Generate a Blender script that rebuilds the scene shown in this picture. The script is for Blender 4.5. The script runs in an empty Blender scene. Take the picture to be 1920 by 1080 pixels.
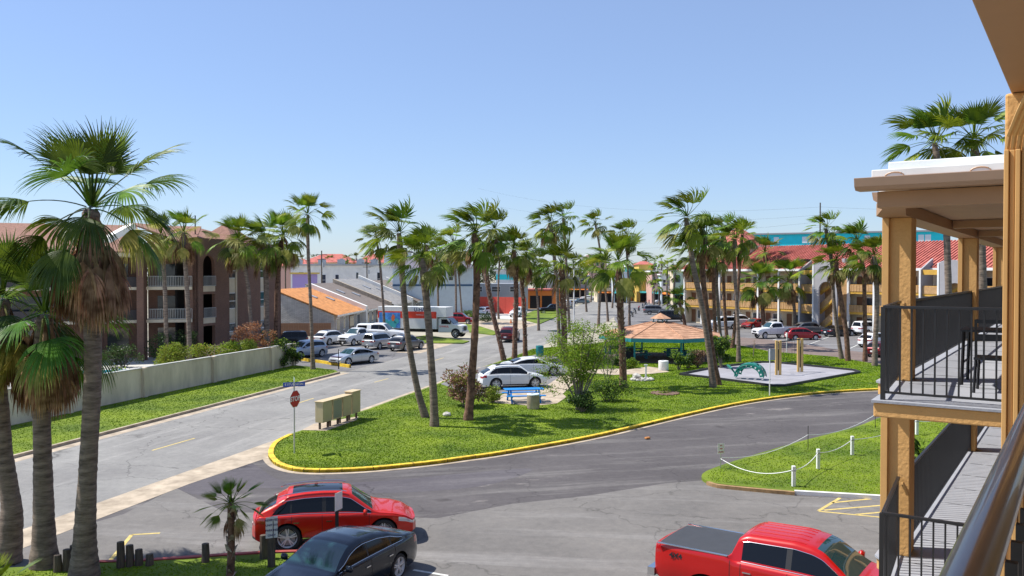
import bpy, bmesh, math, random
import numpy as np
from mathutils import Vector, Matrix
random.seed(7); R = math.radians
S = bpy.context.scene
COL = S.collection

# ---------------------------------------------------------------- camera, sky, sun, exposure
CAMH, FPX, PITCH = 8.2, 1600.0, R(1.0)
cam = bpy.data.objects.new('camera', bpy.data.cameras.new('camera'))
COL.objects.link(cam); S.camera = cam
cam.location = (0, 0, CAMH); cam.rotation_euler = (R(90) - PITCH, 0, 0)
cam.data.sensor_width = 36; cam.data.lens = 30.0
cam.data.clip_start = .05; cam.data.clip_end = 6000
SUN_EL = R(57)
to_sun = Vector((-math.cos(SUN_EL) * .985, math.cos(SUN_EL) * .17, math.sin(SUN_EL))).normalized()
W = bpy.data.worlds.new('World'); S.world = W; W.use_nodes = True
wn, wl = W.node_tree.nodes, W.node_tree.links
sky = wn.new('ShaderNodeTexSky'); sky.sky_type = 'NISHITA'; sky.sun_disc = False
sky.sun_elevation = SUN_EL; sky.sun_rotation = math.atan2(to_sun.x, to_sun.y)
sky.air_density = 1.1; sky.dust_density = .3; sky.ozone_density = 3.5; sky.altitude = 0
tint = wn.new('ShaderNodeMix'); tint.data_type = 'RGBA'; tint.blend_type = 'MULTIPLY'; tint.inputs[0].default_value = 1; tint.inputs[7].default_value = (.89, 1.0, 1.27, 1)
hz = wn.new('ShaderNodeMix'); hz.data_type = 'RGBA'; hz.inputs[0].default_value = .28; hz.inputs[7].default_value = (4.7, 5.7, 7.2, 1)   # thin even haze over the clear sky
wl.new(sky.outputs[0], tint.inputs[6]); wl.new(tint.outputs[2], hz.inputs[6]); wl.new(hz.outputs[2], wn['Background'].inputs[0]); wn['Background'].inputs[1].default_value = .092
sl = bpy.data.lights.new('sun', 'SUN'); sl.energy = 5.0; sl.angle = R(.53); sl.color = (1, .955, .88)
so = bpy.data.objects.new('sun', sl); COL.objects.link(so)
so.rotation_euler = (-to_sun).to_track_quat('-Z', 'Y').to_euler()
S.view_settings.view_transform = 'Standard'; S.view_settings.look = 'None'
S.view_settings.exposure = .46; S.view_settings.gamma = 1; S.view_settings.use_curve_mapping = False
S.render.engine = 'CYCLES'

# ---------------------------------------------------------------- helpers: sight lines of the survey photograph
def ray(px, py):
    x, u = (px - 960) / FPX, (540 - py) / FPX
    return Vector((x, math.cos(PITCH) + u * math.sin(PITCH), -math.sin(PITCH) + u * math.cos(PITCH)))
def G(px, py, z=0.0):
    d = ray(px, py); t = (z - CAMH) / d.z
    return Vector((d.x * t, d.y * t, z))
def H(px, py, Y):
    d = ray(px, py); t = Y / d.y
    return Vector((d.x * t, Y, CAMH + d.z * t))

# ---------------------------------------------------------------- helpers: objects
def tag(o, label=None, cat=None, group=None, kind=None):
    if label: o['label'] = label
    if cat: o['category'] = cat
    if group: o['group'] = group
    if kind: o['kind'] = kind
    return o
def empty(name, loc=(0, 0, 0), rz=0, label=None, cat=None, group=None):
    o = bpy.data.objects.new(name, None); COL.objects.link(o); o.empty_display_size = .2
    o.location = loc; o.rotation_euler = (0, 0, rz)
    return tag(o, label, cat, group)
def mesh_np(name, V, F, smooth=False, sharp=None):
    me = bpy.data.meshes.new(name); me.from_pydata([tuple(v) for v in V], [], [tuple(f) for f in F])
    if smooth:
        me.shade_smooth()
        if sharp: me.set_sharp_from_angle(angle=R(sharp))
    me.update(); return me
def mesh_fast(name, V, nper, smooth=False):
    """V: (n*nper,3) vertices, every nper make one polygon"""
    n = len(V) // nper; me = bpy.data.meshes.new(name)
    me.vertices.add(len(V)); me.vertices.foreach_set('co', np.asarray(V, np.float32).ravel())
    me.loops.add(len(V)); me.loops.foreach_set('vertex_index', np.arange(len(V), dtype=np.int32))
    me.polygons.add(n); me.polygons.foreach_set('loop_start', np.arange(0, len(V), nper, dtype=np.int32))
    me.update(calc_edges=True)
    return me
def link(name, me, mat, parent=None, loc=None, rot=None, objmat=False):
    o = bpy.data.objects.new(name, me); COL.objects.link(o)
    if mat:
        if objmat:
            if not me.materials: me.materials.append(None)
            o.material_slots[0].link = 'OBJECT'; o.material_slots[0].material = mat
        elif not me.materials: me.materials.append(mat)
    if parent: o.parent = parent
    if loc is not None: o.location = loc
    if rot is not None: o.rotation_euler = rot
    return o
class MB:
    def __init__(s): s.v, s.f = [], []
    def add(s, V, F):
        n = len(s.v); s.v += [tuple(v) for v in V]; s.f += [tuple(i + n for i in f) for f in F]; return s
    def box(s, c, d, rz=0, M=None):
        x, y, z = d[0] / 2, d[1] / 2, d[2] / 2
        V = [Vector((a, b, e)) for a in (-x, x) for b in (-y, y) for e in (-z, z)]
        Q = Matrix.Rotation(rz, 3, 'Z') if M is None else M
        V = [Q @ v + Vector(c) for v in V]
        return s.add(V, [(0, 1, 3, 2), (4, 6, 7, 5), (0, 4, 5, 1), (2, 3, 7, 6), (0, 2, 6, 4), (1, 5, 7, 3)])
    def bar(s, a, b, w, h):
        a, b = Vector(a), Vector(b); d = b - a; L = d.length; q = d.to_track_quat('X', 'Z').to_matrix()
        return s.box((a + b) / 2, (L, w, h), M=q)
    def cyl(s, a, b, r0, r1=None, n=10, cap=True):
        a, b = Vector(a), Vector(b); r1 = r0 if r1 is None else r1
        q = (b - a).to_track_quat('Z', 'X').to_matrix(); V = []
        for p, r in ((a, r0), (b, r1)):
            for i in range(n):
                t = 2 * math.pi * i / n; V.append(p + q @ Vector((r * math.cos(t), r * math.sin(t), 0)))
        F = [(i, (i + 1) % n, n + (i + 1) % n, n + i) for i in range(n)]
        if cap: F += [tuple(range(n))[::-1], tuple(range(n, 2 * n))]
        return s.add(V, F)
    def tube(s, pts, r, n=6, cap=True):
        pts = [Vector(p) for p in pts]; rs = r if hasattr(r, '__len__') else [r] * len(pts); V = []
        for i, p in enumerate(pts):
            d = (pts[min(i + 1, len(pts) - 1)] - pts[max(i - 1, 0)]).normalized()
            ref = Vector((0, 1, 0)) if abs(d.z) > .6 else Vector((0, 0, 1))
            u = d.cross(ref).normalized(); w = u.cross(d)
            for k in range(n):
                t = 2 * math.pi * k / n; V.append(p + (u * math.cos(t) + w * math.sin(t)) * rs[i])
        F = [(i * n + k, i * n + (k + 1) % n, (i + 1) * n + (k + 1) % n, (i + 1) * n + k) for i in range(len(pts) - 1) for k in range(n)]
        if cap: F += [tuple(range(n))[::-1], tuple(range((len(pts) - 1) * n, len(pts) * n))]
        return s.add(V, F)
    def prism(s, poly, z0, z1, z1s=None):
        """poly of (x,y); top may slope with z1s list"""
        n = len(poly); V = [(p[0], p[1], z0) for p in poly] + [(p[0], p[1], (z1s[i] if z1s else z1)) for i, p in enumerate(poly)]
        F = [tuple(range(n, 2 * n)), tuple(range(n))[::-1]] + [(i, (i + 1) % n, n + (i + 1) % n, n + i) for i in range(n)]
        return s.add(V, F)
    def ext(s, poly3, off):
        n = len(poly3); off = Vector(off); V = [Vector(p) for p in poly3] + [Vector(p) + off for p in poly3]
        return s.add(V, [tuple(range(n)), tuple(range(n, 2 * n))[::-1]] + [((i + 1) % n, i, n + i, n + (i + 1) % n) for i in range(n)])
    def lathe(s, prof, c=(0, 0, 0), n=16):
        V = []; m = len(prof)
        for i in range(n):
            t = 2 * math.pi * i / n
            V += [(c[0] + r * math.cos(t), c[1] + r * math.sin(t), c[2] + z) for r, z in prof]
        F = [(i * m + k, ((i + 1) % n) * m + k, ((i + 1) % n) * m + k + 1, i * m + k + 1) for i in range(n) for k in range(m - 1)]
        return s.add(V, F)
    def build(s, name, mat, parent=None, smooth=False, sharp=35, bevel=0, loc=None, rot=None, objmat=False):
        me = mesh_np(name, s.v, s.f)
        bm = bmesh.new(); bm.from_mesh(me); bmesh.ops.recalc_face_normals(bm, faces=bm.faces); bm.to_mesh(me); bm.free()
        if smooth: me.shade_smooth(); me.set_sharp_from_angle(angle=R(sharp))
        o = link(name, me, mat, parent, loc, rot, objmat)
        if bevel:
            b = o.modifiers.new('bevel', 'BEVEL'); b.width = bevel; b.segments = 2; b.limit_method = 'ANGLE'
        return o
def smooth_poly(pts, per=6, closed=False):
    P = [Vector(p[:2]).to_3d() if len(p) == 2 else Vector(p) for p in pts]; n = len(P); out = []
    rng = range(n if closed else n - 1)
    for i in rng:
        a, b, c, d = (P[(i - 1) % n] if closed or i else P[0]), P[i], P[(i + 1) % n], (P[(i + 2) % n] if closed or i + 2 < n else P[-1])
        for k in range(per):
            t = k / per
            out.append(.5 * ((2 * b) + (c - a) * t + (2 * a - 5 * b + 4 * c - d) * t * t + (3 * b - a - 3 * c + d) * t ** 3))
    if not closed: out.append(P[-1])
    return out
def ribbon(mb, pts, wl_, wr_, z0, z1):
    """raised strip along a ground polyline, wl_ to its left and wr_ to its right"""
    n = len(pts); L, Rr = [], []
    for i, p in enumerate(pts):
        d = (Vector(pts[min(i + 1, n - 1)]) - Vector(pts[max(i - 1, 0)])); d.z = 0; d.normalize()
        nrm = Vector((-d.y, d.x, 0)); L.append(Vector(p) + nrm * wl_); Rr.append(Vector(p) - nrm * wr_)
    for i in range(n - 1):
        q = [L[i], Rr[i], Rr[i + 1], L[i + 1]]; k = len(mb.v)
        if i == 0:
            for a in (L[0], Rr[0]): mb.v += [(a.x, a.y, z0), (a.x, a.y, z1)]
        b0 = len(mb.v) - 4
        for a in (L[i + 1], Rr[i + 1]): mb.v += [(a.x, a.y, z0), (a.x, a.y, z1)]
        b1 = b0 + 4
        mb.f += [(b0 + 1, b0 + 3, b1 + 3, b1 + 1), (b0, b0 + 1, b1 + 1, b1), (b0 + 3, b0 + 2, b1 + 2, b1 + 3)]
    return mb
def sheet(name, poly, z, mat, kind='structure', thick=0):
    mb = MB()
    if thick: mb.prism([(p[0], p[1]) for p in poly], z - thick, z)
    else: mb.add([(p[0], p[1], z) for p in poly], [tuple(range(len(poly)))])
    me = mesh_np(name, mb.v, mb.f); bm = bmesh.new(); bm.from_mesh(me)
    bmesh.ops.triangulate(bm, faces=bm.faces[:]); bmesh.ops.recalc_face_normals(bm, faces=bm.faces)
    if not thick:
        for f in bm.faces:
            if f.normal.z < 0: f.normal_flip()
    bm.to_mesh(me); bm.free()
    o = link(name, me, mat); return tag(o, kind=kind)

# ---------------------------------------------------------------- materials
def mat(name, col, rough=.8, var=.0, scale=2.0, bump=0, bscale=30, metal=0, coat=0, spec=.5, col2=None, rnd=0, detail=4, coord='obj', emit=0, sss=0, stretch=None, trans=0):
    m = bpy.data.materials.new(name); m.use_nodes = True; n, l = m.node_tree.nodes, m.node_tree.links
    b = n['Principled BSDF']; b.inputs['Roughness'].default_value = rough; b.inputs['Metallic'].default_value = metal
    b.inputs['Coat Weight'].default_value = coat; b.inputs['Coat Roughness'].default_value = .04; b.inputs['Specular IOR Level'].default_value = spec
    c4 = (*col, 1)
    b.inputs['Base Color'].default_value = c4
    tc = n.new('ShaderNodeTexCoord'); src = tc.outputs['Object']
    if coord == 'world':
        src = n.new('ShaderNodeNewGeometry').outputs['Position']
    if stretch:
        mp = n.new('ShaderNodeMapping'); mp.inputs['Scale'].default_value = stretch[:3]
        if len(stretch) > 3: mp.inputs['Rotation'].default_value = (0, 0, stretch[3])
        l.new(src, mp.inputs[0]); src = mp.outputs[0]
    out = None
    if var or col2:
        t = n.new('ShaderNodeTexNoise'); t.inputs['Scale'].default_value = scale; t.inputs['Detail'].default_value = detail
        t.inputs['Roughness'].default_value = .65; l.new(src, t.inputs['Vector'])
        r = n.new('ShaderNodeValToRGB'); r.color_ramp.elements[0].position = .32; r.color_ramp.elements[1].position = .68
        lo = tuple(c * (1 - var) for c in col); hi = tuple(min(1, c * (1 + var)) for c in (col2 or col))
        r.color_ramp.elements[0].color = (*lo, 1); r.color_ramp.elements[1].color = (*hi, 1)
        l.new(t.outputs[0], r.inputs[0]); out = r.outputs[0]; l.new(out, b.inputs['Base Color'])
    if rnd:
        oi = n.new('ShaderNodeObjectInfo'); hs = n.new('ShaderNodeHueSaturation')
        mr = n.new('ShaderNodeMapRange'); mr.inputs[3].default_value = 1 - rnd; mr.inputs[4].default_value = 1 + rnd
        mh = n.new('ShaderNodeMapRange'); mh.inputs[3].default_value = .5 - rnd * .06; mh.inputs[4].default_value = .5 + rnd * .06
        mlt = n.new('ShaderNodeMath'); mlt.operation = 'MULTIPLY'; mlt.inputs[1].default_value = 7.31
        fr = n.new('ShaderNodeMath'); fr.operation = 'FRACT'
        l.new(oi.outputs['Random'], mr.inputs[0]); l.new(oi.outputs['Random'], mlt.inputs[0]); l.new(mlt.outputs[0], fr.inputs[0]); l.new(fr.outputs[0], mh.inputs[0])
        l.new(mr.outputs[0], hs.inputs['Value']); l.new(mh.outputs[0], hs.inputs['Hue'])
        if out: l.new(out, hs.inputs['Color'])
        else: hs.inputs['Color'].default_value = c4
        l.new(hs.outputs[0], b.inputs['Base Color'])
    if bump:
        t2 = n.new('ShaderNodeTexNoise'); t2.inputs['Scale'].default_value = bscale; t2.inputs['Detail'].default_value = 3; l.new(src, t2.inputs['Vector'])
        bp = n.new('ShaderNodeBump'); bp.inputs['Strength'].default_value = bump; bp.inputs['Distance'].default_value = .02
        l.new(t2.outputs[0], bp.inputs['Height']); l.new(bp.outputs[0], b.inputs['Normal'])
    if emit:
        b.inputs['Emission Color'].default_value = c4; b.inputs['Emission Strength'].default_value = emit
    return m
def leafmat(name, col, col2, rnd=.3, trans=.35, rough=.55, scale=3.0):
    """leaf: principled front, part of the light let through"""
    m = mat(name, col, rough, .12, scale, col2=col2, rnd=rnd, detail=2, spec=.22)
    n, l = m.node_tree.nodes, m.node_tree.links; b = n['Principled BSDF']
    tr = n.new('ShaderNodeBsdfTranslucent'); mx = n.new('ShaderNodeMixShader'); mx.inputs[0].default_value = trans
    s = b.inputs['Base Color'].links[0].from_socket
    hs = n.new('ShaderNodeHueSaturation'); hs.inputs['Value'].default_value = 1.3; hs.inputs['Hue'].default_value = .485
    l.new(s, hs.inputs['Color']); l.new(hs.outputs[0], tr.inputs[0])
    l.new(b.outputs[0], mx.inputs[1]); l.new(tr.outputs[0], mx.inputs[2]); l.new(mx.outputs[0], n['Material Output'].inputs[0])
    return m
def asphalt(name, lo, hi, streak, sang=0.0, sand=.0, crack=.5):
    m = bpy.data.materials.new(name); m.use_nodes = True; n, l = m.node_tree.nodes, m.node_tree.links
    b = n['Principled BSDF']; b.inputs['Roughness'].default_value = .9; b.inputs['Specular IOR Level'].default_value = .18
    g = n.new('ShaderNodeNewGeometry')
    def noise(scale, mapscale=None, rot=0, detail=5, rough=.6):
        t = n.new('ShaderNodeTexNoise'); t.inputs['Scale'].default_value = scale; t.inputs['Detail'].default_value = detail; t.inputs['Roughness'].default_value = rough
        if mapscale:
            r = n.new('ShaderNodeMapping'); r.vector_type = 'POINT'; r.inputs['Rotation'].default_value = (0, 0, rot); l.new(g.outputs['Position'], r.inputs[0])
            mp = n.new('ShaderNodeMapping'); mp.inputs['Scale'].default_value = mapscale; l.new(r.outputs[0], mp.inputs[0]); l.new(mp.outputs[0], t.inputs['Vector'])
        else: l.new(g.outputs['Position'], t.inputs['Vector'])
        return t.outputs[0]
    def ramp(src, a, b_, ca, cb):
        r = n.new('ShaderNodeValToRGB'); r.color_ramp.elements[0].position = a; r.color_ramp.elements[1].position = b_
        r.color_ramp.elements[0].color = (*ca, 1); r.color_ramp.elements[1].color = (*cb, 1); l.new(src, r.inputs[0]); return r.outputs[0]
    def mix(fac, a, b_, mode='MIX'):
        x = n.new('ShaderNodeMix'); x.data_type = 'RGBA'; x.blend_type = mode
        if isinstance(fac, float): x.inputs[0].default_value = fac
        else: l.new(fac, x.inputs[0])
        for s_, k in ((a, 6), (b_, 7)):
            if isinstance(s_, tuple): x.inputs[k].default_value = (*s_, 1)
            else: l.new(s_, x.inputs[k])
        return x.outputs[2]
    base = ramp(noise(.22), .35, .68, lo, hi)
    st = ramp(noise(.5, (.12, 1.3, 1), sang, 6, .7), .52, .72, (0, 0, 0), (1, 1, 1))
    c = mix(st, base, tuple(streak))
    if sand:
        sp = ramp(noise(.35, (.35, 1.2, 1), sang + .1, 8, .75), 1 - sand, 1 - sand + .12, (0, 0, 0), (1, 1, 1))
        c = mix(sp, c, (.36, .33, .30))
    fine = ramp(noise(38, None, 0, 3, .8), .3, .75, (.62, .62, .62), (1.3, 1.3, 1.3)); c = mix(.55, c, fine, 'MULTIPLY')
    med = ramp(noise(3.2, None, 0, 6, .7), .3, .7, (.84, .84, .85), (1.14, 1.13, 1.12)); c = mix(.8, c, med, 'MULTIPLY')
    if crack:
        v = n.new('ShaderNodeTexVoronoi'); v.feature = 'DISTANCE_TO_EDGE'; v.inputs['Scale'].default_value = .16
        dn = n.new('ShaderNodeTexNoise'); dn.inputs['Scale'].default_value = .9; dn.inputs['Detail'].default_value = 5; l.new(g.outputs['Position'], dn.inputs['Vector'])
        vm = n.new('ShaderNodeVectorMath'); vm.operation = 'MULTIPLY_ADD'; vm.inputs[1].default_value = (2.2, 2.2, 0); l.new(dn.outputs[1], vm.inputs[0]); l.new(g.outputs['Position'], vm.inputs[2])
        l.new(vm.outputs[0], v.inputs['Vector'])
        ck = ramp(v.outputs['Distance'], .0015, .005, (1 - crack,) * 3, (1, 1, 1)); c = mix(1.0, c, ck, 'MULTIPLY')
    oil = ramp(noise(.8, (1.0, 1.0, 1), .7, 2, .4), .18, .30, (.62, .61, .60), (1, 1, 1)); c = mix(1.0, c, oil, 'MULTIPLY')
    grit = ramp(noise(9, None, 0, 8, .85), .60, .72, (1, 1, 1), (1.35, 1.32, 1.26)); c = mix(.8, c, grit, 'MULTIPLY')
    l.new(c, b.inputs['Base Color'])
    bp = n.new('ShaderNodeBump'); bp.inputs['Strength'].default_value = .35; bp.inputs['Distance'].default_value = .01
    l.new(noise(55, None, 0, 3, .8), bp.inputs['Height']); l.new(bp.outputs[0], b.inputs['Normal'])
    return m
M = {}
M['street'] = asphalt('street_asphalt', (.205, .20, .192), (.27, .265, .25), (.34, .33, .31), -1.32)
M['drive'] = asphalt('driveway_asphalt', (.085, .078, .080), (.115, .106, .107), (.19, .18, .172), -.25, .40, .3)
M['fore'] = asphalt('forecourt_asphalt', (.150, .142, .135), (.195, .184, .172), (.25, .24, .23), .12, .34, .35)
M['lot'] = asphalt('lot_asphalt', (.15, .147, .15), (.20, .195, .195), (.26, .255, .26), .1, .3)
M['lane'] = asphalt('lane_asphalt', (.17, .13, .115), (.22, .17, .15), (.24, .19, .17), .2, .3, .2)
M['conc'] = mat('concrete', (.34, .275, .20), .9, .20, 1.3, .3, 40, col2=(.43, .355, .265), coord='world')
M['conc_lt'] = mat('pale_concrete', (.50, .49, .46), .9, .12, .8, .2, 40, coord='world')
M['ground'] = mat('sandy_ground', (.30, .27, .21), .95, .2, .15, col2=(.36, .33, .25), coord='world')
M['lawn'] = mat('lawn_turf', (.070, .135, .003), .95, .25, .30, .9, 60, col2=(.150, .200, .008), coord='world', detail=9)
M['blade'] = mat('grass_blades', (.085, .205, .003), .9, .25, .30, col2=(.200, .290, .008), coord='world', detail=9, spec=.05)
M['ykerb'] = mat('yellow_kerb_paint', (.60, .37, .035), .7, .30, 3.5, .5, 30, col2=(.80, .53, .03), coord='world', detail=9)
M['rkerb'] = mat('red_kerb_paint', (.35, .06, .05), .7, .25, 2.5, coord='world')
M['yline'] = mat('yellow_line_paint', (.55, .42, .14), .8, .25, 4, coord='world')
M['wline'] = mat('white_line_paint', (.6, .6, .56), .8, .25, 4, coord='world')
M['stucco'] = mat('ochre_stucco', (.60, .335, .115), .85, .05, 1.2, .45, 20, col2=(.63, .36, .13))
M['stucco_trim'] = mat('ochre_fluted_trim', (.62, .35, .12), .7, .08, 2)
M['beam_tan'] = mat('tan_painted_beam', (.40, .23, .115), .6, .06, 1.2)
M['gutter_tan'] = mat('tan_gutter_metal', (.40, .25, .155), .45, .05, 2)
M['wroof'] = mat('white_roof_membrane', (.72, .73, .70), .5, .08, 1.5)
M['ceil'] = mat('tan_soffit_boards', (.50, .31, .165), .7, .06, 1)
M['deck'] = mat('grey_deck_coating', (.30, .31, .34), .7, .08, 2.0, .2, 30)
M['black'] = mat('black_railing_paint', (.012, .012, .014), .42, spec=.5)
M['bronze'] = mat('bronze_handrail_paint', (.016, .010, .009), .30, .1, 8, spec=.5, coat=.35)
M['white'] = mat('white_paint', (.78, .78, .76), .6, .06, 3)
M['grey'] = mat('grey_metal', (.40, .41, .42), .45, .06, 4, metal=.3)
M['galv'] = mat('galvanised_post', (.55, .57, .58), .35, metal=.6)
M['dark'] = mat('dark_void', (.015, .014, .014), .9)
M['rub'] = mat('tyre_rubber', (.022, .022, .023), .8)
M['rim'] = mat('alloy_rim', (.74, .74, .75), .35, metal=.15)
M['rimdk'] = mat('dark_alloy_rim', (.20, .20, .21), .3, metal=.8)
M['glass'] = mat('tinted_car_glass', (.006, .007, .009), .05, spec=.35)
M['wglass'] = mat('windscreen_glass', (.015, .050, .055), .03, spec=.8, coat=.3)
M['chrome'] = mat('bright_trim', (.72, .72, .73), .15, metal=1)
M['plastic'] = mat('black_trim_plastic', (.02, .02, .022), .55)
M['hlight'] = mat('headlight_lens', (.55, .57, .60), .08, coat=1, metal=.3)
M['tlight'] = mat('tail_light_lens', (.35, .008, .01), .12, coat=1)
M['wood'] = mat('weathered_wood', (.10, .075, .055), .9, .4, 5, .6, 25, stretch=(3, 3, .5))
# ---------------------------------------------------------------- ground, street, lawns
LE = lambda Y: -18.9 + .25 * (Y - 50)          # left kerb of the street
RE = lambda Y: -9.2 + .27 * (Y - 50)           # right edge of its carriageway
WL = lambda Y: -25.6 + .254 * (Y - 49.3)       # garden wall line
def gp(L, z=0): return [G(x, y, z) for x, y in L]
sheet('ground', [(-1500, -60), (1500, -60), (1500, 3500), (-1500, 3500)], 0, M['ground'])
sheet('driveway', [(-19, 4), (60, 4), (75, 75), (-2, 75), (-16.2, 24)], .004, M['drive'])
sheet('street', [(LE(5), 5), (RE(5), 5), (RE(30), 30), (RE(60), 60), (RE(100), 100), (14, 135), (20.5, 166), (31, 226), (60, 400), (46, 400), (18.4, 226), (9.6, 166), (4.0, 135), (LE(102), 102), (LE(60), 60)], .008, M['street'])
mb = MB(); ribbon(mb, [Vector((RE(Y), Y, 0)) for Y in (8, 20, 30, 36, 40, 44, 47, 56, 66, 78, 90)], 0, .0, .0, .0)
cb = [(-18.6, 15), (-16.6, 22.5), (-15.35, 27.2), (-13.8, 33), (-12.0, 39.4), (-10.8, 44.2), (-9.1, 50.5), (-7.6, 56), (-4.9, 66), (-2.7, 74), (-2.9, 73.6), (-5.3, 65.8), (-8.2, 55.8), (-9.9, 49.6), (-12.6, 42), (-14.0, 36.3), (-15.7, 30), (-17.5, 23), (-19.4, 15)]
def band(c, w0): return [(p[0], p[1]) for p in c]
# tan concrete valley gutter between the street and the parking area
gut = [(RE(8) - .3, 8), (RE(20) - .3, 20), (RE(30) - .25, 30), (RE(38) - .2, 38), (RE(48) - .2, 48), (RE(60) - .15, 60), (RE(74) - .15, 74), (RE(74) + .45, 74), (RE(60) + .45, 60), (RE(50) + .6, 50), (-8.9, 45.6), (-9.9, 42.2), (-10.6, 38.4), (-12.55, 33), (-13.6, 29), (-14.9, 24), (RE(8) + 1.4, 8)]
sheet('gutter_strip', gut, .012, M['conc'])
sheet('left_gutter', [(LE(5), 5), (LE(5) + .75, 5), (LE(70) + .6, 70), (LE(70), 70)], .012, M['conc'])
mb = MB(); ribbon(mb, [Vector((LE(5), 5, 0)), Vector((LE(40), 40, 0)), Vector((LE(69.5), 69.5, 0))], .16, 0, 0, .15)
tag(mb.build('kerb', M['conc']), kind='structure')
LAWNS = []
def lawn(name, poly, z=.12):
    LAWNS.append([(p[0], p[1]) for p in poly]); return sheet(name, poly, z, M['lawn'], thick=z)
lawn('verge_lawn', [(WL(5) + .1, 5), (LE(5) - .16, 5), (LE(40) - .16, 40), (LE(69.5) - .16, 69.5), (-14.8, 71.2), (-17.5, 73.5), (-19.2, 75), (WL(40) + .1, 40)])
kerb_px = [(541, 819), (517, 831), (506, 843), (503, 857), (511, 869), (524, 877), (548, 884), (578, 887), (625, 887), (700, 883), (800, 873), (875, 863), (950, 852), (1100, 825), (1200, 802), (1300, 778), (1400, 757), (1500, 743), (1600, 735), (1700, 731), (1800, 729)]
kerb = smooth_poly(gp(kerb_px), 4)
mb = MB(); ribbon(mb, kerb, .24, 0, 0, .16)
tag(mb.build('yellow_kerb', M['ykerb'], bevel=.02), kind='structure')
mb = MB(); ribbon(mb, kerb, .0, .26, .0, .016)
tag(mb.build('kerb_apron', M['conc']), kind='structure')
mb = MB()
for i in range(3, len(kerb) - 1, 3):
    d = (kerb[i + 1] - kerb[i - 1]).normalized(); nl = Vector((-d.y, d.x, 0)); c = kerb[i] + nl * .12
    mb.box((c.x, c.y, .082), (.022, .25, .162), rz=math.atan2(d.y, d.x))
tag(mb.build('kerb_joints', M['dark']), kind='structure')
far_px = [(1800, 700), (1649, 686), (1566, 671), (1445, 661), (1370, 646), (1335, 640), (1290, 634), (1200, 634), (1120, 645), (1040, 652), (998, 656)]
isl = [Vector((p.x, p.y, 0)) for p in kerb] + gp(far_px)
isl += [Vector((RE(Y) + .45, Y, 0)) for Y in (86, 78, 66, 56, 50.5)] + [G(590, 803)]
lawn('island_lawn', isl)
lawn_r = smooth_poly(gp([(1645, 788), (1600, 806), (1500, 832), (1400, 862), (1345, 880), (1319, 892), (1318, 903), (1345, 912), (1400, 918), (1480, 926), (1560, 930), (1645, 935)]), 3)
lawn('right_lawn', lawn_r + gp([(1900, 950), (2300, 960), (2300, 745), (1800, 742)]))
mb = MB(); ribbon(mb, smooth_poly(gp([(1490, 928), (1560, 932), (1645, 937), (1760, 944)]), 3), .16, 0, 0, .15)
tag(mb.build('white_kerb', M['white']), kind='structure')
mb = MB(); ribbon(mb, smooth_poly(gp([(1325, 909), (1345, 915), (1400, 921), (1490, 929)]), 3), .14, 0.02, 0, .13)
tag(mb.build('dry_grass_edge', mat('dry_grass', (.30, .19, .09), .95, .3, 3, coord='world')), kind='structure')
near = gp([(-40, 1075), (100, 1068), (180, 1062), (270, 1060), (330, 1057), (400, 1052), (500, 1046), (560, 1044)])
lawn('near_lawn', near + [Vector((-4.0, 22.5, 0)), Vector((-5, 8, 0)), Vector((-24, 8, 0))])
mb = MB(); ribbon(mb, smooth_poly(gp([(180, 1060), (270, 1057), (330, 1053), (400, 1048), (500, 1042), (560, 1040)]), 3), .0, .16, 0, .15)
tag(mb.build('red_kerb', M['rkerb']), kind='structure')
# flush bays, paths and pads on the island
sheet('parking_bay', gp([(826, 723), (892, 694), (955, 680), (1005, 667), (1045, 672), (1068, 697), (1023, 727), (1000, 737), (930, 742), (880, 742)]), .126, M['lot'])
sheet('concrete_path', gp([(1022, 728), (1068, 697), (1068, 693), (1098, 696), (1160, 694), (1180, 700), (1100, 702), (1055, 742), (1062, 748), (1045, 760), (1000, 765), (916, 758), (945, 742), (1000, 737)]), .132, M['conc'])
sheet('gazebo_path', gp([(1100, 702), (1170, 697), (1215, 690), (1235, 693), (1255, 700), (1220, 704), (1150, 706)]), .136, M['conc'])
sheet('box_slab', gp([(566, 811), (588, 799), (672, 785), (668, 792), (612, 812)]), .130, M['conc'])
# lots left of the street
sheet('left_lot', [(-40, 72), (-19.2, 75), (-14.6, 71.4), (LE(71) - .1, 71), (LE(95), 95), (-10.5, 103), (-22, 106), (-40, 110)], .006, M['lot'])
sheet('concrete_drive', gp([(786, 663), (860, 642), (850, 639), (800, 645), (742, 661)]), .0135, M['conc'])
lawn('truck_verge', gp([(770, 634), (785, 644), (868, 645), (880, 641), (800, 630)]))
lawn('far_verge', gp([(868, 622), (925, 629), (940, 626), (900, 613), (870, 608)]))
lawn('corner_verge', gp([(985, 590), (985, 601), (1012, 608), (1050, 592), (1052, 583), (1005, 582)]))
lawn('shop_verge', gp([(1070, 556), (1190, 552), (1190, 548), (1060, 550)]))
sheet('sandy_drive', gp([(930, 628), (870, 606), (880, 598), (985, 603), (1008, 609)]), .0135, M['conc'])
sheet('side_lot', gp([(880, 596), (985, 600), (985, 586), (860, 590)]), .0155, M['conc_lt'])
# hotel parking and lane on the right
sheet('hotel_lot', [(14, 100), (26, 88), (100, 62), (130, 90), (90, 150), (60, 300), (36, 300), (18, 150)], .005, M['lot'])
sheet('lane', gp([(1800, 704), (1649, 685.5), (1566, 670.5), (1445, 660.5), (1370, 645.5), (1335, 639), (1300, 632), (1300, 622), (1370, 631), (1476, 640), (1559, 654), (1649, 664), (1800, 676)]), .011, M['lane'])
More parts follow.
